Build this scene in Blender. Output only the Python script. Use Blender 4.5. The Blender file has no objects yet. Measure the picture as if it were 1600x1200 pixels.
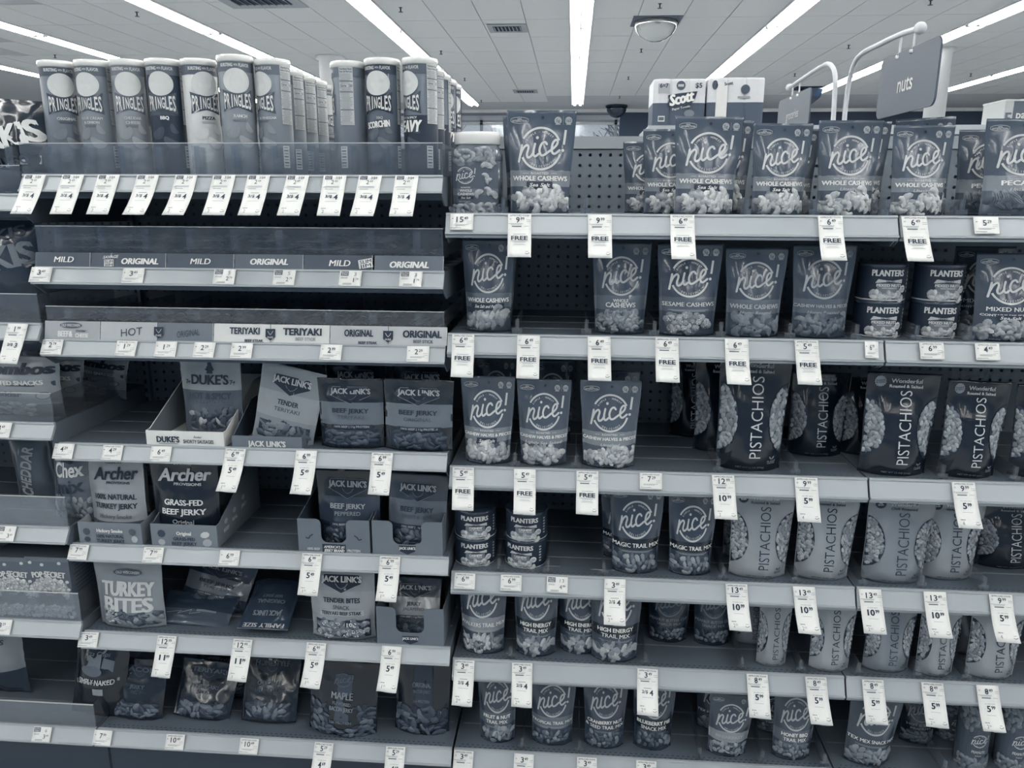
import bpy, math, random
from mathutils import Matrix, Vector, noise
sc = bpy.context.scene
col = sc.collection
R = math.radians

# ---------------------------------------------------------------- camera
F, PITCH, YAW, ROLL, CAMD, CAMH = 1228.1, R(13.482), R(4.308), R(0.248), 1.664, 1.50
fw = Vector((-math.sin(YAW)*math.cos(PITCH), math.cos(YAW)*math.cos(PITCH), -math.sin(PITCH)))
rt0 = Vector((math.cos(YAW), math.sin(YAW), 0)); up0 = rt0.cross(fw)
rt = rt0*math.cos(ROLL) + up0*math.sin(ROLL); up = -rt0*math.sin(ROLL) + up0*math.cos(ROLL)
EYE = Vector((0, -CAMD, CAMH))
cam = bpy.data.objects.new('camera', bpy.data.cameras.new('camera'))
col.objects.link(cam)
m = Matrix((rt, up, -fw)).transposed().to_4x4(); m.translation = EYE
cam.matrix_world = m
cam.data.sensor_width = 36; cam.data.lens = F/1600*36; cam.data.clip_start = .05
sc.camera = cam

def lin(c): return c/12.92 if c <= .04045 else ((c+.055)/1.055)**2.4
def duo(v):   # the two inks of the print: navy to cream
    a, b = (13, 26, 43), (245, 244, 238)
    return tuple(lin((p+(q-p)*v)/255) for p, q in zip(a, b)) + (1,)

# ---------------------------------------------------------------- light
LAMP = 46.0
w = bpy.data.worlds.new('world'); sc.world = w; w.use_nodes = True
w.node_tree.nodes['Background'].inputs[0].default_value = (.50, .72, 1, 1)
w.node_tree.nodes['Background'].inputs[1].default_value = .42
sun = bpy.data.objects.new('sun', bpy.data.lights.new('sun', 'SUN')); col.objects.link(sun)
sun.data.energy = 3.2; sun.data.angle = R(2); sun.rotation_euler = (R(28), 0, R(-12))
sc.view_settings.view_transform = 'Standard'; sc.view_settings.look = 'None'
sc.view_settings.gamma = 1; sc.view_settings.use_curve_mapping = False
sc.view_settings.exposure = 0.05
sc.cycles.max_bounces = 6; sc.cycles.transparent_max_bounces = 12
sc.cycles.caustics_reflective = False; sc.cycles.caustics_refractive = False
sc.cycles.sample_clamp_indirect = 3.0

def ray(px, py): return (fw + rt*((px-800)/F) + up*((600-py)/F))
def atY(px, py, Y):
    d = ray(px, py); return EYE + d*((Y-EYE.y)/d.y)
def atZ(px, py, Z):
    d = ray(px, py); return EYE + d*((Z-EYE.z)/d.z)
def atX(px, py, X):
    d = ray(px, py); return EYE + d*((X-EYE.x)/d.x)

# ---------------------------------------------------------------- materials
_M = {}
FAM = {'p': (.5, .3), 'f': (.22, .4), 'n': (.55, .35), 'm': (.42, .5), 'w': (.75, .2), 'g': (.16, .5), 'k': (.6, .3)}
NAMES = {'p': 'printed_paper', 'f': 'crinkled_film', 'n': 'nut_skin', 'm': 'painted_metal', 'w': 'matte_board', 'g': 'glossy_plastic', 'k': 'cardboard'}
def M(key):
    """key = family letter + tone in hundredths, e.g. 'f33'"""
    if key in _M: return _M[key]
    fam, v = key[0], int(key[1:])/100
    mt = bpy.data.materials.new('%s_%d' % (NAMES[fam], int(v*100))); mt.use_nodes = True
    nt = mt.node_tree; b = nt.nodes['Principled BSDF']
    r, s = FAM[fam]
    b.inputs['Roughness'].default_value = r; b.inputs['Specular IOR Level'].default_value = s
    c = duo(v*(.74 if v < .5 else .86 if v < .7 else 1) if fam == 'f' else v)
    if fam == 'w': c = (c[0]*.97, c[1]*.975, c[2]*1.03, 1)
    if fam == 'm': c = (c[0]*.97, c[1]*1.0, c[2]*1.01, 1)
    if fam == 'f' and v < .13: c = (c[0]*.6, c[1]*.58, c[2]*.52, 1)
    tc = nt.nodes.new('ShaderNodeTexCoord'); nz = nt.nodes.new('ShaderNodeTexNoise')
    nt.links.new(tc.outputs['Object'], nz.inputs['Vector'])
    mx = nt.nodes.new('ShaderNodeMix'); mx.data_type = 'RGBA'
    k = {'n': .35, 'f': .10, 'm': .05}.get(fam, .05)
    mx.inputs['A'].default_value = tuple(x*(1-k) for x in c[:3])+(1,)
    mx.inputs['B'].default_value = tuple(min(1, x*(1+k)) for x in c[:3])+(1,)
    nz.inputs['Scale'].default_value = {'n': 180, 'f': 22, 'm': 9}.get(fam, 40)
    nt.links.new(nz.outputs['Fac'], mx.inputs['Factor']); nt.links.new(mx.outputs['Result'], b.inputs['Base Color'])
    if fam == 'f':
        n2 = nt.nodes.new('ShaderNodeTexNoise'); n2.noise_type = 'RIDGED_MULTIFRACTAL'
        mp = nt.nodes.new('ShaderNodeMapping'); mp.inputs['Scale'].default_value = (1, 1, .6); mp.inputs['Rotation'].default_value = (0, .5, 0)
        nt.links.new(tc.outputs['Object'], mp.inputs['Vector']); nt.links.new(mp.outputs['Vector'], n2.inputs['Vector'])
        n2.inputs['Scale'].default_value = 16; n2.inputs['Detail'].default_value = 2.5
        bp = nt.nodes.new('ShaderNodeBump'); bp.inputs['Strength'].default_value = .9; bp.inputs['Distance'].default_value = .016
        nt.links.new(n2.outputs['Fac'], bp.inputs['Height']); nt.links.new(bp.outputs['Normal'], b.inputs['Normal'])
        b.inputs['Coat Weight'].default_value = .36; b.inputs['Coat Roughness'].default_value = .10
        b2 = nt.nodes.new('ShaderNodeBump'); b2.inputs['Strength'].default_value = 1; b2.inputs['Distance'].default_value = .03
        nt.links.new(n2.outputs['Fac'], b2.inputs['Height']); nt.links.new(b2.outputs['Normal'], b.inputs['Coat Normal'])
    if fam == 'm':
        b.inputs['Metallic'].default_value = .1
    _M[key] = mt; return mt

def special(name, fn):
    if name in _M: return _M[name]
    mt = bpy.data.materials.new(name); mt.use_nodes = True
    fn(mt.node_tree); _M[name] = mt; return mt
def _clear(nt):
    nt.nodes.clear(); o = nt.nodes.new('ShaderNodeOutputMaterial')
    t = nt.nodes.new('ShaderNodeBsdfTransparent'); t.inputs[0].default_value = (.90, .92, .94, 1)
    g = nt.nodes.new('ShaderNodeBsdfGlossy'); g.inputs['Roughness'].default_value = .12; g.inputs[0].default_value = (.9, .93, 1, 1)
    d = nt.nodes.new('ShaderNodeBsdfDiffuse'); d.inputs[0].default_value = duo(.72)
    a = nt.nodes.new('ShaderNodeMixShader'); lw = nt.nodes.new('ShaderNodeLayerWeight'); fr = nt.nodes.new('ShaderNodeMapRange'); fr.inputs['To Min'].default_value = .03; fr.inputs['To Max'].default_value = .45; nt.links.new(lw.outputs['Fresnel'], fr.inputs['Value']); lw.inputs[0].default_value = .35
    nt.links.new(fr.outputs[0], a.inputs[0]); nt.links.new(t.outputs[0], a.inputs[1]); nt.links.new(g.outputs[0], a.inputs[2])
    # scuffed plastic: streaky haze
    tc = nt.nodes.new('ShaderNodeTexCoord'); mp = nt.nodes.new('ShaderNodeMapping'); mp.inputs['Scale'].default_value = (4, 4, 14)
    nz = nt.nodes.new('ShaderNodeTexNoise'); nz.inputs['Scale'].default_value = 3
    rp = nt.nodes.new('ShaderNodeMapRange'); rp.inputs['From Min'].default_value = .4; rp.inputs['From Max'].default_value = .75
    rp.inputs['To Min'].default_value = .04; rp.inputs['To Max'].default_value = .10
    nt.links.new(tc.outputs['Object'], mp.inputs[0]); nt.links.new(mp.outputs[0], nz.inputs['Vector']); nt.links.new(nz.outputs['Fac'], rp.inputs['Value'])
    b = nt.nodes.new('ShaderNodeMixShader'); nt.links.new(rp.outputs[0], b.inputs[0])
    nt.links.new(a.outputs[0], b.inputs[1]); nt.links.new(d.outputs[0], b.inputs[2]); nt.links.new(b.outputs[0], o.inputs[0])
def CLEAR(): return special('clear_plastic', _clear)
def _lamp(nt):
    b = nt.nodes['Principled BSDF']; b.inputs['Base Color'].default_value = (.9, .9, .88, 1)
    b.inputs['Emission Color'].default_value = (1, .985, .95, 1); b.inputs['Emission Strength'].default_value = LAMP
def LAMPM(): return special('fluorescent_tube', _lamp)

# ---------------------------------------------------------------- mesh builder
class MB:
    def __init__(s): s.v = []; s.f = []; s.m = []; s.keys = []
    def mi(s, k):
        if k not in s.keys: s.keys.append(k)
        return s.keys.index(k)
    def add(s, vs, fs, k):
        o = len(s.v); i = s.mi(k); s.v += [tuple(p) for p in vs]
        for f in fs: s.f.append(tuple(a+o for a in f)); s.m.append(i)
    def box(s, x0, x1, y0, y1, z0, z1, k):
        s.add([(x0,y0,z0),(x1,y0,z0),(x1,y1,z0),(x0,y1,z0),(x0,y0,z1),(x1,y0,z1),(x1,y1,z1),(x0,y1,z1)],
              [(0,3,2,1),(4,5,6,7),(0,1,5,4),(1,2,6,5),(2,3,7,6),(3,0,4,7)], k)
    def prism(s, prof, x0, x1, k):      # profile in (y,z), extruded along x
        n = len(prof)
        s.add([(x0,y,z) for y, z in prof]+[(x1,y,z) for y, z in prof],
              [tuple(range(n)), tuple(range(2*n-1, n-1, -1))]+[(i, i+n, (i+1) % n+n, (i+1) % n) for i in range(n)], k)
    def plate(s, poly, y0, y1, k):      # outline in (x,z), thickness along y
        n = len(poly)
        s.add([(x,y0,z) for x, z in poly]+[(x,y1,z) for x, z in poly],
              [tuple(range(n)), tuple(range(2*n-1, n-1, -1))]+[(i, i+n, (i+1) % n+n, (i+1) % n) for i in range(n)], k)
    def lathe(s, prof, n, k, cap=True):  # profile (r,z)
        vs = []; fs = []
        for r, z in prof:
            vs += [(r*math.cos(2*math.pi*i/n), r*math.sin(2*math.pi*i/n), z) for i in range(n)]
        for j in range(len(prof)-1):
            for i in range(n): fs.append((j*n+i, j*n+(i+1) % n, (j+1)*n+(i+1) % n, (j+1)*n+i))
        if cap:
            fs.append(tuple(range(n-1, -1, -1))); fs.append(tuple((len(prof)-1)*n+i for i in range(n)))
        s.add(vs, fs, k)
    def tube(s, pts, r, k, n=8):
        vs = []; fs = []; pts = [Vector(p) for p in pts]
        for i, p in enumerate(pts):
            d = (pts[min(i+1, len(pts)-1)]-pts[max(i-1, 0)]).normalized()
            a = d.orthogonal().normalized() if i == 0 else (a - d*a.dot(d)).normalized()
            b = d.cross(a)
            vs += [tuple(p+a*r*math.cos(t*2*math.pi/n)+b*r*math.sin(t*2*math.pi/n)) for t in range(n)]
        for j in range(len(pts)-1):
            for i in range(n): fs.append((j*n+i, j*n+(i+1) % n, (j+1)*n+(i+1) % n, (j+1)*n+i))
        fs.append(tuple(range(n-1, -1, -1))); fs.append(tuple((len(pts)-1)*n+i for i in range(n)))
        s.add(vs, fs, k)
    def mesh(s, name, smooth=False):
        me = bpy.data.meshes.new(name); me.from_pydata(s.v, [], s.f)
        for k in s.keys: me.materials.append(CLEAR() if k == 'clear' else LAMPM() if k == 'lamp' else (M(k) if isinstance(k, str) else k))
        me.polygons.foreach_set('material_index', s.m)
        if smooth: me.polygons.foreach_set('use_smooth', [True]*len(s.f))
        me.update(); return me
    def obj(s, name, parent=None, smooth=False, loc=None):
        return link(name, s.mesh(name, smooth), parent, loc)
def link(name, me, parent=None, loc=None):
    o = bpy.data.objects.new(name, me); col.objects.link(o)
    if parent: o.parent = parent
    if loc is not None: o.location = loc
    return o
def tag(o, label, cat, group=None, kind=None):
    if label: o['label'] = label
    if cat: o['category'] = cat
    if group: o['group'] = group
    if kind: o['kind'] = kind
    return o
def empty(name, loc=(0,0,0)):
    o = bpy.data.objects.new(name, None); o.empty_display_size = .05; col.objects.link(o); o.location = loc; return o
def dup(o, parent=None):
    c = o.copy(); col.objects.link(c)
    if parent: c.parent = parent
    for ch in list(o.children): dup(ch, c)
    return c
def struct(o, label=None):
    o['kind'] = 'structure'
    if label: o['label'] = label
    return o

# ---------------------------------------------------------------- printed artwork (flat shapes in x,z of a pack face)
_T = {}
def glyphs(s, bold=0.0, res=2):
    k = (s, bold, res)
    if k not in _T:
        c = bpy.data.curves.new('lettering', 'FONT'); c.body = s; c.resolution_u = res; c.offset = bold
        o = bpy.data.objects.new('lettering', c); me = o.to_mesh()
        vs = [(v.co.x, v.co.y) for v in me.vertices]; fs = [tuple(p.vertices) for p in me.polygons]
        o.to_mesh_clear(); bpy.data.objects.remove(o); bpy.data.curves.remove(c)
        x0 = min(v[0] for v in vs) if vs else 0; x1 = max(v[0] for v in vs) if vs else 1
        _T[k] = (vs, fs, x0, x1)
    return _T[k]
def smooth_path(pts, n=5):
    P = [pts[0]]+list(pts)+[pts[-1]]; out = []
    for i in range(1, len(P)-2):
        a, b, c, d = P[i-1], P[i], P[i+1], P[i+2]
        for j in range(n):
            t = j/n; q = []
            for e in (0, 1):
                q.append(.5*(2*b[e]+(c[e]-a[e])*t+(2*a[e]-5*b[e]+4*c[e]-d[e])*t*t+(3*b[e]-a[e]-3*c[e]+d[e])*t**3))
            out.append(tuple(q))
    out.append(tuple(pts[-1])); return out
class Art:
    def __init__(s): s.e = []
    def raw(s, v, f, k, layer=1, h=None): s.e.append((v, f, k, layer, h))
    def rect(s, cx, cz, w, h, k, layer=1, rot=0, nx=None, nz=None):
        nx = nx or max(1, int(w/.008)); nz = nz or max(1, int(h/.012)); c, n = math.cos(rot), math.sin(rot)
        v = []; f = []
        for j in range(nz+1):
            for i in range(nx+1):
                x = (i/nx-.5)*w; z = (j/nz-.5)*h; v.append((cx+x*c-z*n, cz+x*n+z*c))
        for j in range(nz):
            for i in range(nx): a = j*(nx+1)+i; f.append((a, a+1, a+nx+2, a+nx+1))
        s.raw(v, f, k, layer)
    def poly(s, pts, k, layer=1): # star-shaped about centroid
        cx = sum(p[0] for p in pts)/len(pts); cz = sum(p[1] for p in pts)/len(pts); n = len(pts)
        v = [(cx, cz)]+[(cx+(x-cx)*.5, cz+(z-cz)*.5) for x, z in pts]+list(pts)
        f = [(0, 1+i, 1+(i+1) % n) for i in range(n)]+[(1+i, 1+n+i, 1+n+(i+1) % n, 1+(i+1) % n) for i in range(n)]
        s.raw(v, f, k, layer)
    def ellipse(s, cx, cz, a, b, k, layer=1, n=20, rot=0):
        c, q = math.cos(rot), math.sin(rot)
        s.poly([(cx+a*math.cos(t)*c-b*math.sin(t)*q, cz+a*math.cos(t)*q+b*math.sin(t)*c) for t in [2*math.pi*i/n for i in range(n)]], k, layer)
    def ring(s, cx, cz, a, b, th, k, a0=0, a1=360, layer=1, n=30):
        v = []; f = []
        for i in range(n+1):
            t = R(a0+(a1-a0)*i/n)
            v += [(cx+a*math.cos(t), cz+b*math.sin(t)), (cx+(a-th)*math.cos(t), cz+(b-th)*math.sin(t))]
        f = [(2*i, 2*i+1, 2*i+3, 2*i+2) for i in range(n)]
        s.raw(v, f, k, layer)
    def stroke(s, pts, th, k, layer=1, curve=True):
        p = smooth_path(pts) if curve and len(pts) > 2 else list(pts); v = []; f = []
        for i in range(len(p)):
            a = p[max(i-1, 0)]; b = p[min(i+1, len(p)-1)]; dx, dz = b[0]-a[0], b[1]-a[1]; L = math.hypot(dx, dz) or 1
            v += [(p[i][0]-dz/L*th/2, p[i][1]+dx/L*th/2), (p[i][0]+dz/L*th/2, p[i][1]-dx/L*th/2)]
        f = [(2*i, 2*i+1, 2*i+3, 2*i+2) for i in range(len(p)-1)]
        s.raw(v, f, k, layer)
        if curve:
            for q in (p[0], p[-1]):
                s.raw([(q[0]+th/2*math.cos(R(60*i)), q[1]+th/2*math.sin(R(60*i))) for i in range(6)], [(0,1,2,3,4,5)], k, layer)
    def text(s, t, cx, cz, h, k, w=None, bold=.02, shear=0, rot=0, layer=2, align='c', res=2):
        """cap height h, optional exact width w"""
        if 'M' in t and bold > .008:   # this face's M breaks when swollen: three plain strikes instead
            for e in (-1, 0, 1): s.text(t, cx+e*h*min(bold, .05)*.8, cz, h, k, w, 0, shear, rot, layer+.2*(e+1), align, res)
            return
        if bold > .028:      # heavy lettering: two offset strikes
            for e in (-1, 1): s.text(t, cx+e*.03*h*(bold/.04), cz, h, k, w, .02, shear, rot, layer+(.3 if e > 0 else 0), align, res)
            return
        vs, fs, x0, x1 = glyphs(t, bold, res); sz = h/.70; sx = sz
        if w: sx = w/(x1-x0)
        c, q = math.cos(rot), math.sin(rot); off = {'c': (x0+x1)/2, 'l': x0, 'r': x1}[align]; out = []
        for x, y in vs:
            X = (x-off)*sx+y*sz*shear; Z = y*sz-h/2
            out.append((cx+X*c-Z*q, cz+X*q+Z*c))
        s.raw(out, fs, k, layer)
    def arctext(s, t, cx, cz, r, h, k, mid=90, step=None, bold=.02, flip=False, layer=2):
        n = len(t); step = step or R(9)
        for i, ch in enumerate(t):
            if ch == ' ': continue
            o = (i-(n-1)/2)*step
            a = R(mid)+(o if flip else -o)
            s.text(ch, cx+r*math.cos(a), cz+r*math.sin(a), h, k, bold=bold, rot=(a+math.pi/2 if flip else a-math.pi/2), layer=layer)
    def dome(s, cx, cz, a, b, rot, H, k, z0=0, seg=8, layer=1):
        c, q = math.cos(rot), math.sin(rot); v = [(cx, cz)]; h = [z0+H]; f = []
        for rr, hh in ((.62, .78), (1, 0)):
            for i in range(seg):
                t = 2*math.pi*i/seg; x = a*rr*math.cos(t); z = b*rr*math.sin(t)
                v.append((cx+x*c-z*q, cz+x*q+z*c)); h.append(z0*(1 if rr < 1 else 0)+H*hh)
        f = [(0, 1+i, 1+(i+1) % seg) for i in range(seg)]+[(1+i, 1+seg+i, 1+seg+(i+1) % seg, 1+(i+1) % seg) for i in range(seg)]
        s.raw(v, f, k, layer, h)
    def cashew(s, cx, cz, r, rot, H, k, z0=0, layer=1):
        v = []; h = []; f = []; N = 7; th0 = r*.50
        for i in range(N):
            u = i/(N-1); t = rot+R(-88+176*u); tt = th0*(.35+.65*math.sin(math.pi*min(1, max(0, .06+u*.88))))**.6*(1.15-.3*u)
            for j, (o, hh) in enumerate(((-1, 0), (-.6, .7), (0, 1), (.6, .7), (1, 0))):
                R_ = r*.62+o*tt; v.append((cx+R_*math.cos(t), cz+R_*math.sin(t))); h.append((z0+H*hh) if hh else 0)
        for i in range(N-1):
            for j in range(4): a = i*5+j; f.append((a, a+1, a+6, a+5))
        e0 = rot+R(-104); e1 = rot+R(104)
        for base, t in ((0, e0), ((N-1)*5, e1)):
            v.append((cx+r*.62*math.cos(t), cz+r*.62*math.sin(t))); h.append(0); n = len(v)-1
            f += [(base+j, base+j+1, n) for j in range(4)]
        s.raw(v, f, k, layer, h)
    def pile(s, inside, box, kind, size, tones, seed=1, H=.003, dens=.62, fam='n', lay=True):
        rn = random.Random(seed); x0, x1, z0, z1 = box; pts = []
        if 'cashew' in kind: dens *= 1.0
        st = size*dens*2; r_ = 0; z = z0
        while z < z1+st*.3:
            x = x0+(st/2 if r_ % 2 else 0)
            while x < x1+st*.2:
                p = (x+rn.uniform(-.3, .3)*st, z+rn.uniform(-.25, .25)*st)
                if inside(*p): pts.append(p)
                x += st
            z += st*.80; r_ += 1
        rn.shuffle(pts); lo, hi = min(tones), max(tones)
        under = [(x+rn.uniform(-.5, .5)*st, z+rn.uniform(-.4, .4)*st) for x, z in pts] if lay else []
        under = [p for p in under if inside(*p)]
        for i, (x, z) in enumerate(under+pts):
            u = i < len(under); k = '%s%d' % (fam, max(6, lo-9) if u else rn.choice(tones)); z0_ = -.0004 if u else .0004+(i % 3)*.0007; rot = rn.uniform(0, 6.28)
            kd = rn.choice(kind)
            if u and kd in ('cashew', 'lump', 'pecan'): kd = 'oval'
            if kd == 'cashew': s.cashew(x, z, size*1.2, rot, H, k, z0_)
            elif kd == 'oval': s.dome(x, z, size*.95, size*.58, rot, H, k, z0_)
            elif kd == 'pist':
                s.dome(x, z, size*.88, size*.55, math.pi/2+rn.gauss(0, .55), H, k, z0_)
            elif kd == 'ball': s.dome(x, z, size*.68, size*.62, rot, H*1.2, k, z0_)
            elif kd == 'flake': s.dome(x, z, size*1.0, size*.35, rot, H*.7, k, z0_, seg=5)
            elif kd == 'pecan':
                s.dome(x, z, size*1.25, size*.6, rot, H, k, z0_)
                for o in (-.28, 0, .28):
                    c, q = math.cos(rot), math.sin(rot)
                    s.dome(x-o*size*q, z+o*size*c, size*1.0, size*.09, rot, H*1.25-abs(o)*.002, fam+'%d' % max(5, min(tones)-12), z0_, seg=6)
            elif kd == 'lump':
                s.dome(x, z, size*.85, size*.75, rot, H*1.4, k, z0_, seg=7)
                for q in range(5):
                    s.dome(x+rn.uniform(-.5, .5)*size, z+rn.uniform(-.5, .5)*size, size*.15, size*.11, rot, H*1.5+.0012, fam+'%d' % rn.choice((92, 30)), z0_, seg=5)
    def at(s, o, dx=0, dz=0, sx=1, sz=1, rot=0):
        c, q = math.cos(rot), math.sin(rot)
        for v, f, k, l, h in o.e: s.e.append(([(dx+(x*c-z*q)*sx, dz+(x*q+z*c)*sz) for x, z in v], f, k, l, h))
    def emit(s, name, parent, mapf, smooth=True, stuff=False, back=False):
        mb = MB()
        for v, f, k, l, h in s.e:
            off = .0005+l*.00035
            if h: vs = [mapf(x, z, off+hh) for (x, z), hh in zip(v, h)]
            else: vs = [mapf(x, z, off) for x, z in v]
            mb.add(vs, f, k)
        me = mb.mesh(name)
        sm = []
        for v, f, k, l, h in s.e: sm += [bool(h)]*len(f)
        me.polygons.foreach_set('use_smooth', sm)
        o = link(name, me, parent)
        return o
# ---------------------------------------------------------------- pouches and bags
import bisect
def sst(a, b, x):
    t = min(1, max(0, (x-a)/(b-a))); return t*t*(3-2*t)
class Pouch:
    """stand-up film pouch: origin at bottom centre, front towards -y"""
    def __init__(s, w=.14, h=.20, T=.030, seed=1, shape='pouch', wr=.0016, taper=.14):
        s.w, s.h, s.T, s.sd, s.shape, s.wr, s.taper = w, h, T, seed*7.3, shape, wr, taper; s.G = None
    def hw(s, z):
        v = z/s.h
        if s.shape == 'pillow': return s.w/2*(1-.05*math.sin(math.pi*v)+.008*math.sin(v*40+s.sd))
        return s.w/2*(1-s.taper+s.taper*sst(.05, .95, v)-.025*math.sin(math.pi*v)+.012*math.sin(v*9+s.sd)*(1-v))
    def th(s, z):
        v = z/s.h
        if s.shape == 'pillow': return s.T*(max(0, math.sin(math.pi*min(1, max(0, (v-.04)/.92)))))**.55+.0012
        return s.T*(.72+.28*math.sin(min(v/.18, 1)*math.pi/2))*(1-sst(.12, .93, v))**.85+.0012
    def y(s, x, z):
        u = min(.999, abs(x)/s.hw(z)); v = z/s.h
        g = (1-min(1, (u/.94))**2.4)**.85 if u < .94 else 0
        n = noise.noise(Vector((x*34, z*22, s.sd)))*1.0+noise.noise(Vector((x*70+z*30, z*50, s.sd+9)))*.5
        return -(s.th(z)*g)-s.wr*n*(.35+g)
    def map(s, x, z, off):
        z = min(s.h*.995, max(.001, z)); q = s.hw(z)*.975
        x = max(-q, min(q, x)); return (x, s.gy(x, z)-off, z)
    def gy(s, x, z):      # height of the faceted film under a print, so that nothing sinks into it
        if not s.G: return s.y(x, z)
        zs, us, Y = s.G; v = z/s.h; u = (x/s.hw(z)+1)/2
        j = min(len(zs)-2, max(0, bisect.bisect_right(zs, v)-1)); i = min(len(us)-2, max(0, bisect.bisect_right(us, u)-1))
        a = (u-us[i])/(us[i+1]-us[i]); b = (v-zs[j])/(zs[j+1]-zs[j])
        return (Y[j][i]*(1-a)+Y[j][i+1]*a)*(1-b)+(Y[j+1][i]*(1-a)+Y[j+1][i+1]*a)*b-.0003
    def body(s, mb, key, bands=(), back=None, nx=22, nz=32):
        """bands: (z0,z1,key) as fractions of height"""
        zs = sorted(set([i/nz for i in range(nz+1)]+[b for t in bands for b in t[:2]]))
        zs = [z for i, z in enumerate(zs) if i == 0 or z-zs[i-1] > .004 or any(abs(z-b) < 1e-6 for t in bands for b in t[:2])]
        us = [math.sin((i/nx-.5)*math.pi)*.5+.5 for i in range(nx+1)]; us = [(a*.5+(i/nx)*.5) for i, a in enumerate(us)]
        F = []; B = []
        for v in zs:
            z = v*s.h; q = s.hw(z)
            for u in us:
                x = (u*2-1)*q; y = s.y(x, z)
                zz = z
                F.append((x, y-.0004, zz)); B.append((x, -y*.9+.0004, zz))
        s.G = (zs, us, [[F[j*(nx+1)+i][1] for i in range(nx+1)] for j in range(len(zs))])
        n = nx+1
        for j in range(len(zs)-1):
            mid = (zs[j]+zs[j+1])/2; k = key
            for b in bands:
                if b[0] <= mid <= b[1]: k = b[2]
            fr = [(j*n+i, j*n+i+1, (j+1)*n+i+1, (j+1)*n+i) for i in range(nx)]
            used = F[j*n:(j+2)*n]; mb.add(used, [(i, i+1, n+i+1, n+i) for i in range(nx)], k)
            mb.add(B[j*n:(j+2)*n], [(i+1, i, n+i, n+i+1) for i in range(nx)], back or key)
            for e in (0, nx):
                mb.add([F[j*n+e], F[(j+1)*n+e], B[(j+1)*n+e], B[j*n+e]], [(0, 1, 2, 3) if e == 0 else (3, 2, 1, 0)], key)
        mb.add([F[i] for i in range(n)]+[B[i] for i in range(n)], [(i, n+i, n+i+1, i+1) for i in range(nx)], key)
        t = (len(zs)-1)*n
        mb.add([F[t+i] for i in range(n)]+[B[t+i] for i in range(n)], [(i, i+1, n+i+1, n+i) for i in range(nx)], key)
def weld(me):
    import bmesh
    bm = bmesh.new(); bm.from_mesh(me); bmesh.ops.remove_doubles(bm, verts=bm.verts, dist=1e-6); bm.to_mesh(me); bm.free()

_TPL = {}
def template(_key, _fn, *a, **k):
    if _key not in _TPL: _TPL[_key] = [_fn(*a, **k), False]
    t = _TPL[_key]
    if not t[1]: t[1] = True; return t[0]
    return dup(t[0])

# the round script logo with its broken ring
LOGO = None
def logo(k):
    a = Art(); rot = R(9)
    a.ring(0, 0, .50, .50, .05, k, 24, 152, n=26); a.ring(0, 0, .50, .50, .05, k, 205, 345, n=26)
    def st(pts, th=.062):
        q = []
        for x, z in pts:
            x = (x-.47)*1.10; z = (z-.17)*.93; x += z*.18
            q.append((x*math.cos(rot)-z*math.sin(rot), x*math.sin(rot)+z*math.cos(rot)))
        return q
    T = .053
    for p in ([(.05,.33),(.03,.15),(.0,-.06)], [(.02,.08),(.08,.24),(.16,.31),(.20,.24),(.17,.09),(.20,.0),(.27,.03),(.32,.12)],
              [(.34,.31),(.31,.10),(.35,.0),(.43,.05)], [(.600,.255),(.555,.315),(.485,.28),(.445,.15),(.475,.02),(.545,.0),(.64,.06)],
              [(.64,.06),(.735,.12),(.815,.20),(.835,.29),(.785,.325),(.725,.24),(.715,.07),(.775,-.01),(.885,.06)]):
        a.stroke(st(p), T, k, 2)
    a.stroke(st([(1.0,.53),(.972,.18)]), .055, k, 2, curve=False)
    for x, z in ((.385, .45), (.955, .045)):
        c = st([(x, z)])[0]; a.ellipse(c[0], c[1], .037, .037, k, 2, n=10)
    a.arctext('SIMPLE · HONEST', 0, 0, .385, .046, k, mid=97, step=R(7.4))
    a.arctext('·DELICIOUS·', 0, 0, .405, .050, k, mid=275, step=R(8.4), flip=True)
    return a

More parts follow.
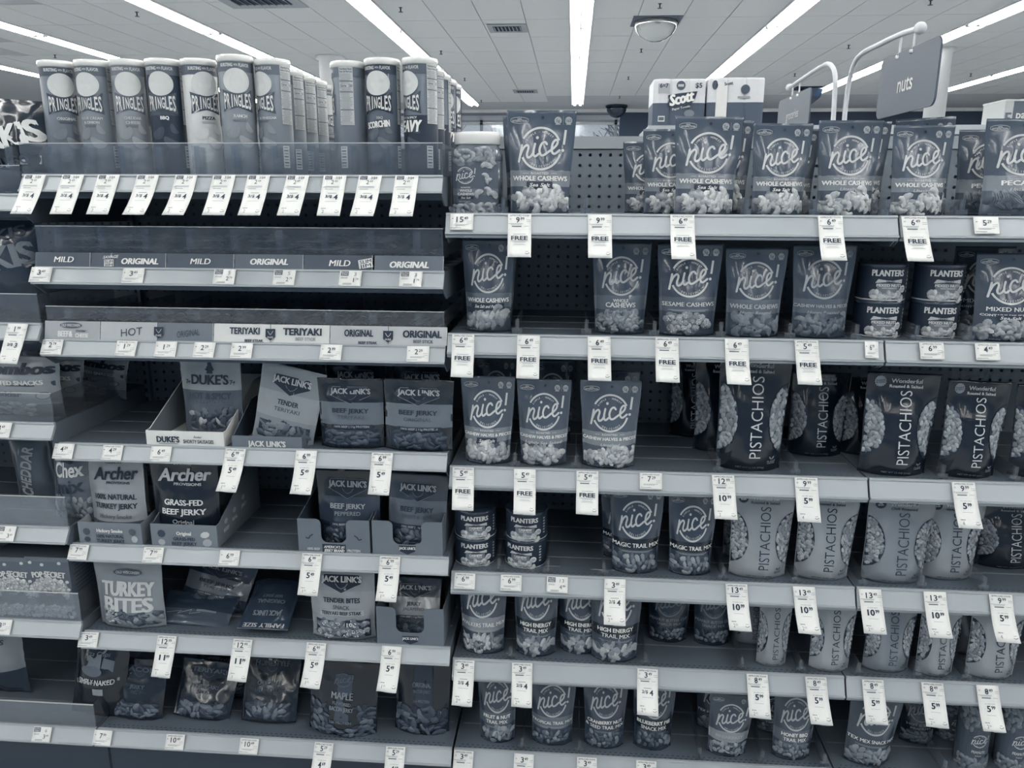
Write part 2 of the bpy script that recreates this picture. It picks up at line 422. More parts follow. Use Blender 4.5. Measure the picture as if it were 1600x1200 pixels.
def nice_pouch(body=30, band=38, lines=(('WHOLE CASHEWS', .78, .052),), pre=None, sub=None, banner=False, nut=('cashew',),
               tones=(66, 72, 78, 60), nsize=.0125, ink=74, seed=1, namedark=None, label_ink=86, ntop=.252):
    P = Pouch(seed=seed); w, h = P.w, P.h
    mb = MB(); bands = []
    bt, bb = .42, .27
    if band is not None: band = min(59, int(band*1.28)); bands.append((bb, bt, 'f%d' % band))
    if namedark is not None: bands.append((.30, .42, 'f%d' % namedark))
    P.body(mb, 'f%d' % body, bands)
    me = mb.mesh('pouch_film', True); weld(me)
    o = link('snack_pouch', me)
    A = Art(); I = 'p%d' % ink; J = 'p%d' % label_ink
    A.at(logo(I), .004*w, .635*h, .60*w, .60*w)
    # header: guarantee badge, hang hole, two nutrition discs
    bx, bz = -.31*w, .905*h
    oct_ = [(-.125,-.012),(-.125,.012),(-.08,.024),(0,.030),(.08,.024),(.125,.012),(.125,-.012),(.08,-.024),(0,-.030),(-.08,-.024)]
    A.stroke([(bx+x*w, bz+z*h) for x, z in oct_+oct_[:1]], .0011, 'p%d' % max(20, ink-12), 1, curve=False)
    A.text('100%', bx, bz+.012*h, .0030, I); A.text('SATISFACTION', bx, bz-.006*h, .0038, I, w=.21*w)
    A.ellipse(.02*w, .93*h, .0032, .0032, 'p5', 1, n=10)
    for i, t in enumerate(('5g', '160')):
        x = (.24+.15*i)*w
        A.ellipse(x, .905*h, .052*w, .052*w, 'p%d' % (ink-14), 1, n=14); A.text(t, x, .905*h, .0060, 'p%d' % body, layer=2)
        A.rect(x, .868*h, .075*w, .0013, 'p%d' % (ink-18), nx=1)
    A.rect(.315*w, .905*h, .0006, .016, 'p%d' % (ink-22), nx=1)
    # torn upper edge of the colour band
    if band is not None:
        rn = random.Random(seed); pts = [(-.46*w+.92*w*i/26, bt*h+rn.uniform(-.0004, .0012)) for i in range(27)]
        v = []; f = []
        for i, (x, z) in enumerate(pts): v += [(x, bt*h-.002), (x, z+.0008)]
        f = [(2*i, 2*i+2, 2*i+3, 2*i+1) for i in range(26)]; A.raw(v, f, 'f%d' % band, 0)
    z = (.352 if len(lines) == 1 else .375)*h
    if pre: A.text(pre, 0, .398*h, .0042, I, w=.25*w); A.rect(-.20*w, .398*h, .08*w, .0007, I, nx=1); A.rect(.20*w, .398*h, .08*w, .0007, I, nx=1); z = .350*h
    for t, ww, hh in lines:
        A.text(t, 0, z, hh*h*.85, J, w=ww*w, bold=.035, layer=2); z -= hh*h*1.25
    if sub:
        zz = min(z+.008*h, .287*h)
        if banner:
            ww = min(.62, .034*len(sub)+.10)*w
            A.rect(0, zz, ww, .0125, 'p6', 5, nx=16, nz=3)
            A.text(sub, 0, zz, .0066, 'p88', w=ww*.78, shear=.35, bold=.01, layer=7)
        else:
            A.text(sub, 0, zz, .0066, 'p%d' % (ink-4), w=min(.66, .038*len(sub))*w, shear=.4, bold=.005, layer=6)
    else:
        for q in range(2): A.rect(0, z+.004*h-q*.0022, (.62-.1*q)*w, .0008, 'p%d' % (ink-15), nx=8)
    A.text('NET WT 8 OZ (227g)', -.22*w, .030*h, .0026, 'p%d' % (ink-25), w=.26*w, layer=9)
    A.emit('brand_print', o, P.map)
    N = Art(); top = ntop*h
    N.pile(lambda x, z: abs(x) < P.hw(z)*.90 and .045*h+abs(x)*.10*(1 if seed % 2 else .5) < z < top*(1-.28*(abs(x)/(w/2))**2)+.002*math.sin(x*300),
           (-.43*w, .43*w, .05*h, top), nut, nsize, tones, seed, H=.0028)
    n = N.emit('nut_picture', o, P.map); tag(n, None, None, kind=None)
    return o

def pistachio_bag(body=50, ink=8, top='Roasted & Salted', seed=2, badge=True, wtone=(44, 50, 56, 62), nm=78, small=False):
    P = Pouch(w=.15, h=.215, T=.034, seed=seed, taper=.08, wr=.0020); w, h = P.w, P.h
    mb = MB(); P.body(mb, 'f%d' % body); me = mb.mesh('pouch_film', True); weld(me)
    o = link('pistachio_bag', me); A = Art(); I = 'p%d' % ink
    A.text('PISTACHIOS', .04*w, .48*h, .165*w, I, w=.70*h, bold=-.006, rot=math.pi/2, layer=3, res=3)
    A.text('Wonderful', .03*w, .925*h, .0085, 'p%d' % nm, w=.42*w, bold=.03)
    A.text(top, .03*w, .872*h, .0060, I, w=min(.45, .03*len(top))*w, bold=.02)
    if badge:
        pts = []
        for i in range(32):
            r = .0125 if i % 2 else .0105; t = 2*math.pi*i/32; pts.append((-.32*w+r*math.cos(t), .915*h+r*math.sin(t)))
        A.poly(pts, 'p%d' % (8 if body > 20 else 45), 2)
        A.text('No' if body > 20 else 'Roasted', -.32*w, .925*h, .0038, 'p%d' % (80 if body > 20 else 10), layer=3, rot=.15)
        A.text('Shells' if body > 20 else '& Salted', -.32*w, .905*h, .0038, 'p%d' % (80 if body > 20 else 10), layer=3, rot=.15)
    # leaf mark
    for sgn in (-1, 1): A.ellipse(.30*w+sgn*.0032, .125*h, .0040, .0017, 'p%d' % (ink if body > 20 else 45), 2, n=8, rot=sgn*.8)
    A.text('PLANT', .30*w, .092*h, .0040, 'p%d' % (ink if body > 20 else 45), w=.13*w); A.rect(.30*w, .074*h, .12*w, .0012, 'p%d' % (ink if body > 20 else 45), nx=2)
    A.text('NET WT 12 OZ (340g)', .0, .040*h, .0036, 'p%d' % (ink if body > 20 else 30), w=.40*w)
    A.emit('brand_print', o, P.map)
    for sd in (-1, 1):
        N = Art(); cx, cz, rx, rz = sd*.53*w, .46*h, .31*w, .315*h
        N.poly([(cx+(rx+.001)*math.cos(t), cz+(rz+.001)*math.sin(t)) for t in [R(-88 if sd < 0 else 92)+math.pi*i/16 for i in range(17)]], 'p6', 0)
        def ins(x, z, sd=sd): return ((x-cx)/(rx*.95))**2+((z-cz)/(rz*.96))**2 < 1 and abs(x) < P.hw(z)*.955
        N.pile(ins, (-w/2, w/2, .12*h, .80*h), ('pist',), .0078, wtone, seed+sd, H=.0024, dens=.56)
        for q, e in enumerate(N.e):
            if e[4]:
                for i_, (x, z) in enumerate(e[0]):
                    d = math.hypot((x-cx)/rx, (z-cz)/rz)
                    if d > 1: e[0][i_] = (cx+(x-cx)/d, cz+(z-cz)/d)
        N.emit('nut_window', o, P.map)
    return o

def jerky_pouch(body=12, band=34, lines=('BEEF JERKY', 'TERIYAKI'), ink=62, seed=3, strip=True, brand="JACK LINK'S", size=None, meat=(10, 16, 22), rotmark=0, win=True, light=False):
    P = Pouch(w=.15, h=.20, T=.022, seed=seed, taper=.03, wr=.0028); w, h = P.w, P.h
    mb = MB(); P.body(mb, 'f%d' % body, [(.34, .66, 'f%d' % min(62, int(band*1.3)))]); me = mb.mesh('pouch_film', True); weld(me)
    o = link('jerky_pouch', me); A = Art(); I = 'p%d' % ink
    sh = [(-.26,.88),(.26,.88),(.29,.84),(.26,.80),(.30,.76),(.20,.72),(0,.64),(-.20,.72),(-.30,.76),(-.26,.80),(-.29,.84)]
    A.poly([(x*w, z*h) for x, z in sh], 'p3', 1)
    A.stroke([(x*w, z*h) for x, z in sh+sh[:1]], .0010, 'p%d' % (ink-15), 2, curve=False)
    A.text(brand, 0, .82*h, .075*h, I, w=.60*w, bold=.03, layer=3, rot=rotmark)
    for sgn in (-1, 1): A.stroke([(0, .70*h), (sgn*.05*w, .72*h), (sgn*.09*w, .76*h)], .0016, 'p%d' % max(20, ink-30), 3)
    A.text(lines[0], 0, .545*h, .060*h, 'p6' if band > 25 else I, w=min(.55, .055*len(lines[0]))*w, bold=.03)
    if len(lines) > 1: A.text(lines[1], 0, .455*h, .048*h, 'p%d' % (18 if band > 25 else ink-8), w=min(.5, .05*len(lines[1]))*w, bold=.01)
    if len(lines) > 2: A.rect(0, .38*h, .66*w, .075*h, 'p%d' % (band+10), 2); A.text(lines[2], 0, .38*h, .045*h, 'p8', w=.60*w, bold=.03, layer=4)
    if strip: A.rect(.02*w, .325*h, .62*w, .052*h, 'p5', 2); A.text('100% BEEF | 11g PROTEIN', .02*w, .325*h, .026*h, 'p55', w=.52*w, layer=3)
    if light:
        A.rect(.24*w, .17*h, .36*w, .24*h, 'p6', 8)
        for i, (a, b) in enumerate((('10g', 'PROTEIN'), ('70', 'CALORIES'))):
            A.text(a, .15*w, (.235-.10*i)*h, .05*h, 'p85', w=.13*w, layer=10); A.text(b, .32*w, (.235-.10*i)*h, .035*h, 'p65', w=.17*w, layer=10)
    A.emit('brand_print', o, P.map)
    if win:
        N = Art(); N.rect(0, .17*h, .80*w, .22*h, 'p6', 0)
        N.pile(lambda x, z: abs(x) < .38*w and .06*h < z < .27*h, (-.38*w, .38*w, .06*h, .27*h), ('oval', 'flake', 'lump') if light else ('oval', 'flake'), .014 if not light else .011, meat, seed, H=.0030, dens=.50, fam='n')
        N.emit('meat_window', o, P.map)
    return o

def text_pouch(body, items, bands=(), seed=4, name='snack_bag', shape='pouch', T=.024, extra=None, w=.15, h=.20, wr=.0022):
    """items: (text, cx, cz, cap height, width, ink, bold, rot, shear) in fractions"""
    P = Pouch(w=w, h=h, T=T, seed=seed, taper=.03, wr=wr, shape=shape)
    mb = MB(); P.body(mb, 'f%d' % body, [(a, b, 'f%d' % k) for a, b, k in bands]); me = mb.mesh('bag_film', True); weld(me)
    o = link(name, me); A = Art()
    for t, cx, cz, ch, tw, ink, *r in items:
        r = list(r)+[.03, 0, 0][len(r):]
        A.text(t, cx*w, cz*h, ch*h, 'p%d' % ink, w=tw*w if tw else None, bold=r[0], rot=r[1], shear=r[2], layer=4, res=3)
    if extra: extra(A, P)
    if A.e: A.emit('brand_print', o, P.map)
    return o

# ---------------------------------------------------------------- cans, jars
def cyl(r): 
    return lambda x, z, off: ((r+off)*math.sin(x/r), -(r+off)*math.cos(x/r), z)
def nutrition(A, cx, cz, w, h, base=72, layer=3):
    A.rect(cx, cz, w, h, 'p%d' % base, layer)
    A.text('Nutrition Facts', cx, cz+h*.45, .0040, 'p10', w=w*.86, layer=layer+1); A.text('Datos de Nutrición', cx, cz+h*.405, .0036, 'p10', w=w*.90, layer=layer+1)
    z = cz+h*.36; rn = random.Random(5); i = 0
    while z > cz-h*.48:
        th = .0016 if i in (5, 11, 24) else .0007
        A.rect(cx-(0 if th > .001 else rn.uniform(0, .12)*w), z, w*(.94 if th > .001 else rn.uniform(.6, .9)), th, 'p%d' % (12 if th > .001 else 34), layer+1, nx=4, nz=1)
        if i == 7: A.text('Calories', cx-w*.2, z-.0035, .0042, 'p10', w=w*.45, layer=layer+1); A.text('150', cx+w*.32, z-.0035, .0050, 'p10', w=w*.24, layer=layer+1); z -= .005
        z -= .0027; i += 1
def crisp_can(body, top, lines, ink=78, side=None, low=None, art='chips', bowc=None, big=None, oval=True):
    r, h = .0375, .232
    mb = MB(); prof = [(r*.99, 0), (r, .002), (r, h*.08)]
    mb.lathe([(r*.985, 0), (r, .0025), (r, h-.012)], 40, 'p%d' % body)
    if low is not None: mb.lathe([(r+.0003, .004), (r+.0003, h*.52)], 40, 'p%d' % low, cap=False)
    mb.lathe([(r+.0003, h*.86), (r+.0003, h-.012)], 40, 'p%d' % top, cap=False)
    o = link('crisp_can', mb.mesh('can_body', True))
    for p in o.data.polygons:
        if len(p.vertices) > 4: p.use_smooth = False
    l = MB(); l.lathe([(r+.0006, h-.014), (r+.0022, h-.012), (r+.0026, h-.006), (r+.0016, h-.0012), (r-.001, h-.0005), (r-.003, h-.003), (0.001, h-.003)], 40, 'g84')
    l.obj('lid', o, True)
    A = Art(); I = 'p%d' % ink
    A.text('BURSTING', -.0195, h*.912, .0062, I, w=.028, bold=.04); A.text('WITH', .0006, h*.912, .0038, I, w=.008); A.text('FLAVOR', .0185, h*.912, .0062, I, w=.023, bold=.02)
    if oval: A.ellipse(0, h*.785, .0285, .0235, 'p%d' % 78, 3, n=32)
    bz = h*.632; k = 'p%d' % (bowc if bowc is not None else max(4, top-6))
    A.poly([(-.034, bz+.020), (-.016, bz+.0145), (0, bz+.013), (.016, bz+.0145), (.034, bz+.020), (.031, bz), (.034, bz-.023), (.016, bz-.0185), (0, bz-.0145), (-.016, bz-.0185), (-.034, bz-.023), (-.031, bz)], k, 2)
    for i, ch in enumerate('PRINGLES'):
        x = (-3.5+i)*.0075; e = abs(i-3.5)/3.5; hh = .0195+.0100*e
        A.text(ch, x, bz-.0015-.0005*e, hh, 'p%d' % 84, w=.0064 if ch != 'I' else .0022, bold=.02, layer=4)
    z = h*.50
    for t, hh, kk in lines:
        A.text(t, 0.004, z, hh, 'p%d' % kk, w=len(t)*hh*.92, bold=.06); z -= hh*1.6
    if big: big(A, r, h)
    A.rect(.002, z+.002, .030, .0010, 'p%d' % max(10, body-16), nx=4); A.rect(.002, z-.0005, .026, .0010, 'p%d' % max(10, body-16), nx=4)
    if side == 'facts' or True: nutrition(A, .062, h*.70, .030, h*.50)
    A.rect(.052, h*.17, .015, h*.19, 'p78', 3)
    for q in range(7): A.rect(.0515, h*.095+q*.006, .010, .0022 if q % 2 else .0012, 'p14', 4, nx=2)
    # curved crisps, printed
    rn = random.Random(body+top)
    for cx, cz, a, b, rt_, k in ((-.012, h*.36, .017, .010, .5, 9), (.013, h*.28, .018, .009, -.4, 14), (-.006, h*.16, .016, .009, .3, 6), (.020, h*.40, .012, .006, -.9, 12)):
        v = []; n = 14
        for i in range(n): 
            t = 2*math.pi*i/n; x = a*math.cos(t); z_ = b*math.sin(t)+.35*x*x/a
            v.append((cx+x*math.cos(rt_)-z_*math.sin(rt_), cz+x*math.sin(rt_)+z_*math.cos(rt_)))
        base = (low if low is not None else body)
        A.poly(v, 'p%d' % min(90, base+k), 2 if k != 14 else 3)
    A.emit('brand_print', o, cyl(r))
    return o
def nut_can(kind='CASHEW', sub='HALVES & PIECES', salt='SALTED', r=.050, h=.078):
    mb = MB(); mb.lathe([(r*.97, 0), (r, .002), (r, .0035)], 40, 'g80'); mb.lathe([(r-.0006, .0035), (r-.0006, h-.008)], 40, 'p7', cap=False)
    mb.lathe([(r-.0006, h-.008), (r+.0006, h-.007), (r+.0006, h-.001), (r-.003, h), (0.001, h-.001)], 40, 'g14')
    o = link('nut_can', mb.mesh('can_body', True)); A = Art()
    A.text('PLANTERS', 0, h*.76, .0125, 'p82', w=.066, bold=.05)
    A.poly([(-.020, .046), (.030, .046), (.030, .038), (-.025, .038)], 'p%d' % 74, 2); A.text(salt, .004, .0425, .0032, 'p8', w=.018, layer=3)
    A.rect(.002, .027, .046, .022, 'p40', 1); A.text(kind, .003, .0335, .0058, 'p88', w=.0050*len(kind), bold=.04, layer=3); A.text(sub, .003, .0275, .0030, 'p80', w=.030, layer=3)
    A.ellipse(.034, .026, .0078, .0078, 'p82', 3, n=14); 
    for q in range(3): A.rect(.034, .0285-q*.0028, .009, .0011, 'p20', 4, nx=1)
    for q in range(6): A.rect(.052, .060-q*.008, .006, .004, 'p70', 2, nx=2)
    N = A
    N.pile(lambda x, z: abs(x) < .036 and z < .020+.003*math.cos(x*60), (-.036, .036, .008, .021), ('cashew', 'oval'), .0085, (62, 70, 76), 3, H=.0012)
    A.emit('brand_print', o, cyl(r-.0006)); return o
def nut_jar():
    a, h = .052, .175
    def sq(t, r): 
        c, s_ = math.cos(t), math.sin(t); p = 5
        return r/((abs(c)**p+abs(s_)**p)**(1/p))
    def loft(mb, prof, k):
        n = 48; vs = []
        for r, z, sqr in prof:
            for i in range(n):
                t = 2*math.pi*i/n; rr = sq(t, r)*sqr+r*(1-sqr); vs.append((rr*math.cos(t), rr*math.sin(t)*.85, z))
        mb.add(vs, [(j*n+i, j*n+(i+1) % n, (j+1)*n+(i+1) % n, (j+1)*n+i) for j in range(len(prof)-1) for i in range(n)]+[tuple(range(n-1, -1, -1)), tuple((len(prof)-1)*n+i for i in range(n))], k)
    mb = MB(); loft(mb, [(a*.9, 0, 1), (a, .006, 1), (a, .022, 1)], 'g30'); loft(mb, [(a, .022, 1), (a, .112, 1)], 'g30'); loft(mb, [(a, .112, 1), (a*.99, .128, 1), (a*.88, .142, .6), (a*.84, .150, .3)], 'g36')
    o = link('nut_jar', mb.mesh('jar_body', True))
    l = MB(); loft(l, [(a*.90, .148, .2), (a*.93, .150, .2), (a*.93, .168, .2), (a*.90, h-.001, .2), (a*.85, h, .2)], 'g86'); l.obj('lid', o, True)
    mp = lambda x, z, off: (x, -(a*.85)*(1-(min(1, abs(x)/a)**7)*.25)-off, z)
    A = Art(); A.rect(0, .067, .094, .088, 'p26', 0); A.at(logo('p80'), -.021, .082, .036, .036)
    A.rect(0, .047, .094, .014, 'p36', 1); A.text('ROASTED', -.020, .0565, .0028, 'p80', w=.020); A.text('WHOLE', -.020, .0500, .0052, 'p86', w=.026); A.text('CASHEWS', -.020, .0425, .0052, 'p86', w=.034)
    A.rect(-.020, .0345, .032, .0062, 'p8', 2); A.text('Sea Salt', -.020, .0345, .0038, 'p84', w=.020, shear=.3, layer=3)
    A.ellipse(-.030, .106, .009, .0045, 'p45', 1, n=12); A.ellipse(.034, .104, .005, .005, 'p55', 1, n=10)
    A.text('NET WT 30 OZ', -.022, .0265, .0022, 'p60', w=.024)
    rn = random.Random(4)
    for cx, cz, rr in ((.022, .098, .013), (.018, .078, .010), (.010, .040, .012), (.034, .038, .012), (.022, .048, .011), (.030, .068, .009)):
        A.cashew(cx, cz, rr, rn.uniform(0, 6), .002, 'n58', 0, 4)
    A.pile(lambda x, z: True, (-.046, .046, .004, .018), ('cashew', 'oval'), .009, (56, 64, 48), 8, H=.001)
    A.pile(lambda x, z: abs(x) < .044-(z-.115)*.3, (-.046, .046, .116, .136), ('cashew', 'oval'), .009, (50, 58, 44), 9, H=.001)
    A.emit('brand_print', o, mp); return o

# ---------------------------------------------------------------- display trays and cartons
def tray(w, d, hf, hb, key, inner, front=None, cut=None, prints=None, lip=.0016, name='display_tray'):
    """open-topped carton: origin bottom centre of the front face, depth towards +y"""
    mb = MB(); x = w/2
    if cut:   # curved scoop in the front panel
        cw, cz = cut; n = 7
        L = [(-x, 0), (x, 0), (x, hf), (cw+.012, hf)]
        for i in range(n): t = i/(n-1)*math.pi/2; L.append((cw+.012-.012*math.sin(t), hf-.012*(1-math.cos(t))))
        for i in range(n): t = i/(n-1)*math.pi/2; L.append((cw-.016*(1-math.cos(t)), cz+.016*(1-math.sin(t))))
        L2 = [(-a, b) for a, b in reversed(L[3:])]
        mb.plate(L+L2+[(-x, hf)], 0, lip, key)
    else: mb.plate([(-x, 0), (x, 0), (x, hf), (-x, hf)], 0, lip, key)
    side = [(lip, 0), (d, 0), (d, hb), (d*.75, hb), (d*.06+lip, hf), (lip, hf)]
    for a in (-x, x-lip): mb.prism(side, a, a+lip, key)
    mb.box(-x+lip, x-lip, d-lip, d, 0, hb, key); mb.box(-x+lip, x-lip, lip, d-lip, 0, lip, key)
    o = mb.obj(name)
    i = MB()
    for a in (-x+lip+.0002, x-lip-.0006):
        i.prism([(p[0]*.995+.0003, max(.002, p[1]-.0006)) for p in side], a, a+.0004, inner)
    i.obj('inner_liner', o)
    if front:
        A = Art(); front(A); A.emit('brand_print', o, lambda X, Z, off: (X, -off, Z))
    if prints:
        A = Art(); prints(A); A.emit('side_print', o, lambda Y, Z, off: (x+off, Y, Z))
    return o
def popcorn_carton():
    w, d, h = .105, .12, .165; mb = MB(); mb.box(-w/2, w/2, 0, d, 0, h, 'k30'); mb.box(-w/2, w/2, -.0003, .001, h-.012, h, 'k36')
    o = mb.obj('popcorn_carton'); A = Art()
    A.text('POP', -.026, .118, .015, 'p82', w=.026, bold=.06, rot=.10); A.text('SECRET', .016, .119, .015, 'p82', w=.050, bold=.06, rot=-.06); A.rect(-.010, .120, .004, .0025, 'p82')
    A.ellipse(0, .074, .046, .034, 'p62', 1); A.ellipse(0, .052, .040, .022, 'p14', 2); A.text('BUTTER', 0, .064, .0040, 'p60', w=.020, layer=5)
    A.pile(lambda x, z: (x/.046)**2+((z-.074)/.036)**2 < 1 and not (x/.037)**2+((z-.052)/.020)**2 < 1, (-.046, .046, .04, .11), ('lump', 'ball'), .0075, (62, 70, 78), 5, H=.0012, fam='p')
    A.pile(lambda x, z: True, (-.047, .047, .006, .034), ('ball', 'lump'), .0080, (56, 64, 72), 6, H=.0012, fam='p')
    for x, z in ((-.04, .15), (-.012, .145), (.030, .150), (.044, .100), (-.046, .098)): A.dome(x, z, .005, .0045, .3, .0008, 'p76', seg=6, layer=2)
    A.ellipse(.040, .012, .008, .008, 'p14', 7, n=12); A.text('3', .040, .012, .007, 'p80', layer=8)
    A.emit('brand_print', o, lambda X, Z, off: (X, -.0003-off, Z))
    S = Art()
    for q in range(9): S.rect(.055, .145-q*.010, .07 if q % 3 else .085, .0022, 'p12', nx=1)
    S.emit('side_print', o, lambda Y, Z, off: (w/2+off, Y, Z)); return o

# ---------------------------------------------------------------- price tags
def price(A, t, cx, cz, h, k='p10', bold=.0):
    """digits with raised cents: '6.49'"""
    a, b = t.split('.') if '.' in t else (t, ''); wa = h*.62*len(a)
    A.text(a, cx-h*.30, cz, h, k, w=wa if a != '1' else wa*.30, bold=bold)
    if b: A.text(b, cx-h*.30+wa/2+h*.48, cz+h*.22, h*.52, k, w=h*.66, bold=bold)
def fine(A, cx, cz, w, n, gap=.0022, k='p50', seed=0):
    rn = random.Random(seed)
    for i in range(n): A.rect(cx-rn.uniform(0, .15)*w, cz-i*gap, w*rn.uniform(.6, .95), .0008, k, nx=1, nz=1)
TW = .0485
def tag_art(kind, p1, p2=None, p3=None, head=True):
    """art laid out in x (width) and s (negative = down the tag)"""
    A = Art(); w = TW
    if kind == 'short':
        price(A, p1, 0, -.013, .0118, 'p10', .01); fine(A, 0, -.0245, .036, 2, seed=1); fine(A, -.008, -.0315, .024, 1, k='p30', seed=2)
        if head: A.text('APPROVED FOOD', 0, -.0038, .0030, 'p25', w=.038, bold=.01)
        A.rect(-.019, -.011, .003, .0016, 'p40', nx=1); A.rect(.016, -.017, .010, .0006, 'p45', nx=1); A.rect(.016, -.021, .010, .0006, 'p45', nx=1)
        return A
    if kind == 'promo':
        A.rect(-.0125, -.0070, .017, .011, 'p35', 1, nx=1, nz=1); A.text('Buy More', -.0125, -.0048, .0030, 'p85', w=.014); A.text('& Save', -.0125, -.0092, .0030, 'p85', w=.011)
        price(A, p2, .013, -.0085, .0080, 'p40'); price(A, p1, .011, -.0225, .0095, 'p12'); fine(A, -.012, -.0165, .018, 2, seed=3); fine(A, -.004, -.0300, .03, 2, k='p30', seed=4)
        return A
    if kind == 'three':
        A.rect(-.0125, -.0060, .015, .0085, 'p22', 1, nx=1, nz=1); A.text('Buy More', -.0125, -.0043, .0024, 'p85', w=.012); A.text('& Save', -.0125, -.0078, .0024, 'p85', w=.010)
        A.text('3/$4', .009, -.0062, .0058, 'p35', w=.013); price(A, '2.49', 0, -.0165, .0095, 'p12'); fine(A, 0, -.0265, .036, 2, seed=5); fine(A, -.006, -.0325, .02, 1, k='p30')
    else:
        if head: A.text('APPROVED FOOD', 0, -.0038, .0034, 'p25', w=.040, bold=.015)
        price(A, p1, 0, -.0133, .0120, 'p10', .015); A.rect(-.019, -.0105, .004, .0007, 'p40', nx=1); A.rect(-.019, -.0125, .004, .0007, 'p40', nx=1)
        for q in (-.0135, -.0170): A.rect(.0185, q, .009, .0006, 'p35', nx=1)
        fine(A, -.004, -.0215, .034, 2, seed=6); A.rect(-.006, -.0275, .020, .0022, 'p32', nx=1); A.rect(.014, -.0272, .010, .0007, 'p45', nx=1)
    A.rect(0, -.0345, w*.98, .0004, 'p80', nx=1)
    if kind == 'free':
        A.rect(0, -.0445, .026, .0008, 'p50', nx=1); A.text('FREE', 0, -.0530, .0088, 'p12', w=.034, bold=.03)
        for q, ww in ((-.0600, .038), (-.0622, .022), (-.0660, .020), (-.0682, .026)): A.rect(0, q, ww, .0007, 'p60', nx=1)
    elif kind in ('three', 'multi'):
        A.rect(0, -.0425, .018, .0012, 'p50', nx=1)
        A.text('3/$' if kind == 'three' else '2/$', -.006, -.0500, .0065, 'p14', w=.014, bold=.02); A.text(p2 or '4', .009, -.0515, .0110, 'p10', bold=.04)
        A.rect(0, -.0615, .024, .0007, 'p60', nx=1)
    elif kind == 'sale':
        A.text('on sale now', 0, -.0395, .0028, 'p45', w=.022, bold=.0); price(A, p2, 0, -.0500, .0125, 'p8', .035); A.rect(0, -.0630, .020, .0007, 'p60', nx=1)
    if kind != 'free':
        A.ring(-.0115, -.0820, .0095, .0095, .0004, 'p84', n=20); A.text('save', -.0125, -.0775, .0030, 'p40', w=.010)
        price(A, p3, -.0105, -.0850, .0068, 'p40')
    A.stroke([(.012, -.0855), (.015, -.0870), (.018, -.0865), (.0205, -.0850)], .0012, 'p45', 1); A.rect(.0155, -.0820, .006, .0009, 'p55', nx=1)
    A.rect(.009, -.0945, .024, .0009, 'p45', nx=1)
    return A
def make_tag(kind, p1, p2, p3, head, bend=0.0, sway=0.0, L=None, left=False):
    """paper tag: top edge at origin, follows the sloped channel (direction down+towards viewer)"""
    L = L or (.036 if kind in ('short', 'promo') else .094); w = TW*(.55 if kind == 'short' and p3 == 'narrow' else 1.0)
    tilt = R(30.5 if left else 25.5)
    def mp(x, s, off):
        s_ = -s; a = tilt+bend*max(0, s_-.036)*0; y = -math.sin(tilt)*s_-bend*max(0, s_-.036)**2*5; z = -math.cos(tilt)*s_
        cur = .0012*math.sin(x/w*3.0+sway*3) if s_ > .036 else 0
        return (x*(w/TW)+sway*s_*.35, y-off*math.cos(tilt)-cur*min(1, (s_-.036)/.03 if s_ > .036 else 0), z-off*math.sin(tilt)*-1)
    nx, nz = 4, 10; mb = MB(); vs = []
    for side in (0, -.0004):
        for j in range(nz+1):
            for i in range(nx+1): vs.append(mp((i/nx-.5)*TW, -L*j/nz, -side*-1+.0004))
    n = nx+1; K = n*(nz+1)
    fs = [(j*n+i, (j+1)*n+i, (j+1)*n+i+1, j*n+i+1) for j in range(nz) for i in range(nx)]
    fs += [(K+j*n+i+1, K+(j+1)*n+i+1, K+(j+1)*n+i, K+j*n+i) for j in range(nz) for i in range(nx)]
    for j in range(nz):
        fs += [(j*n, K+j*n, K+(j+1)*n, (j+1)*n), (j*n+nx, (j+1)*n+nx, K+(j+1)*n+nx, K+j*n+nx)]
    fs += [(nz*n+i, K+nz*n+i, K+nz*n+i+1, nz*n+i+1) for i in range(nx)]
    mb.add(vs, fs, 'p90'); o = mb.obj('price_tag', smooth=True)
    tag_art(kind, p1, p2, p3, head).emit('tag_print', o, lambda x, z, off: mp(x, z, off+.0004))
    return o
# ================================================================ THE STORE
CEIL = 3.86
GX = atZ(909, 2, CEIL).x              # centre line of the middle light row
MOD = 2.745
# floor
mb = MB(); mb.box(-16, 18, -9, 22, -.05, 0, 'm68'); struct(mb.obj('floor'))
mb = MB(); mb.box(-16, 18, -9, 22, CEIL+.012, CEIL+.05, 'w76'); ceiling = struct(mb.obj('ceiling'))
# far wall with high windows
WY = atZ(900, 172, CEIL).y
def wz(py): return atY(900, py, WY).z
def wx(px): return atY(px, 200, WY).x
wall = MB()
zt_, zb_ = wz(188), wz(300)
xw0, xw1 = wx(560), wx(968)
wall.box(-16, xw0, WY, WY+.2, 0, CEIL, 'w58'); wall.box(xw0, xw1, WY, WY+.2, 0, wz(225), 'w58'); wall.box(xw0, xw1, WY, WY+.2, wz(187), CEIL, 'w58')
wall.box(xw1, 18, WY, WY+.2, 0, CEIL, 'w14')
struct(wall.obj('wall_back'))
tr = MB(); tr.box(-16, 18, WY-.14, WY, wz(176), wz(170), 'w97'); struct(tr.obj('trim_1'))
tr = MB(); tr.box(xw0, xw1, WY-.05, WY, wz(180), wz(178), 'w35'); struct(tr.obj('trim_2'))
win = struct(empty('window_1', (0, WY+.02, 0)))
wf = MB()
mull = [xw0, wx(620), wx(690), wx(752), wx(820), wx(893), wx(962)]
for x in mull: wf.box(x-.04, x+.04, 0, .08, wz(225), wz(187), 'm40')
wf.box(xw0, xw1, 0, .08, wz(187)-.06, wz(187), 'm40'); wf.box(xw0, xw1, 0, .08, wz(193)-.03, wz(193)+.03, 'm60'); wf.box(xw0, xw1, 0, .08, wz(225), wz(225)+.06, 'm40')
wfo = wf.obj('window_frame', win)
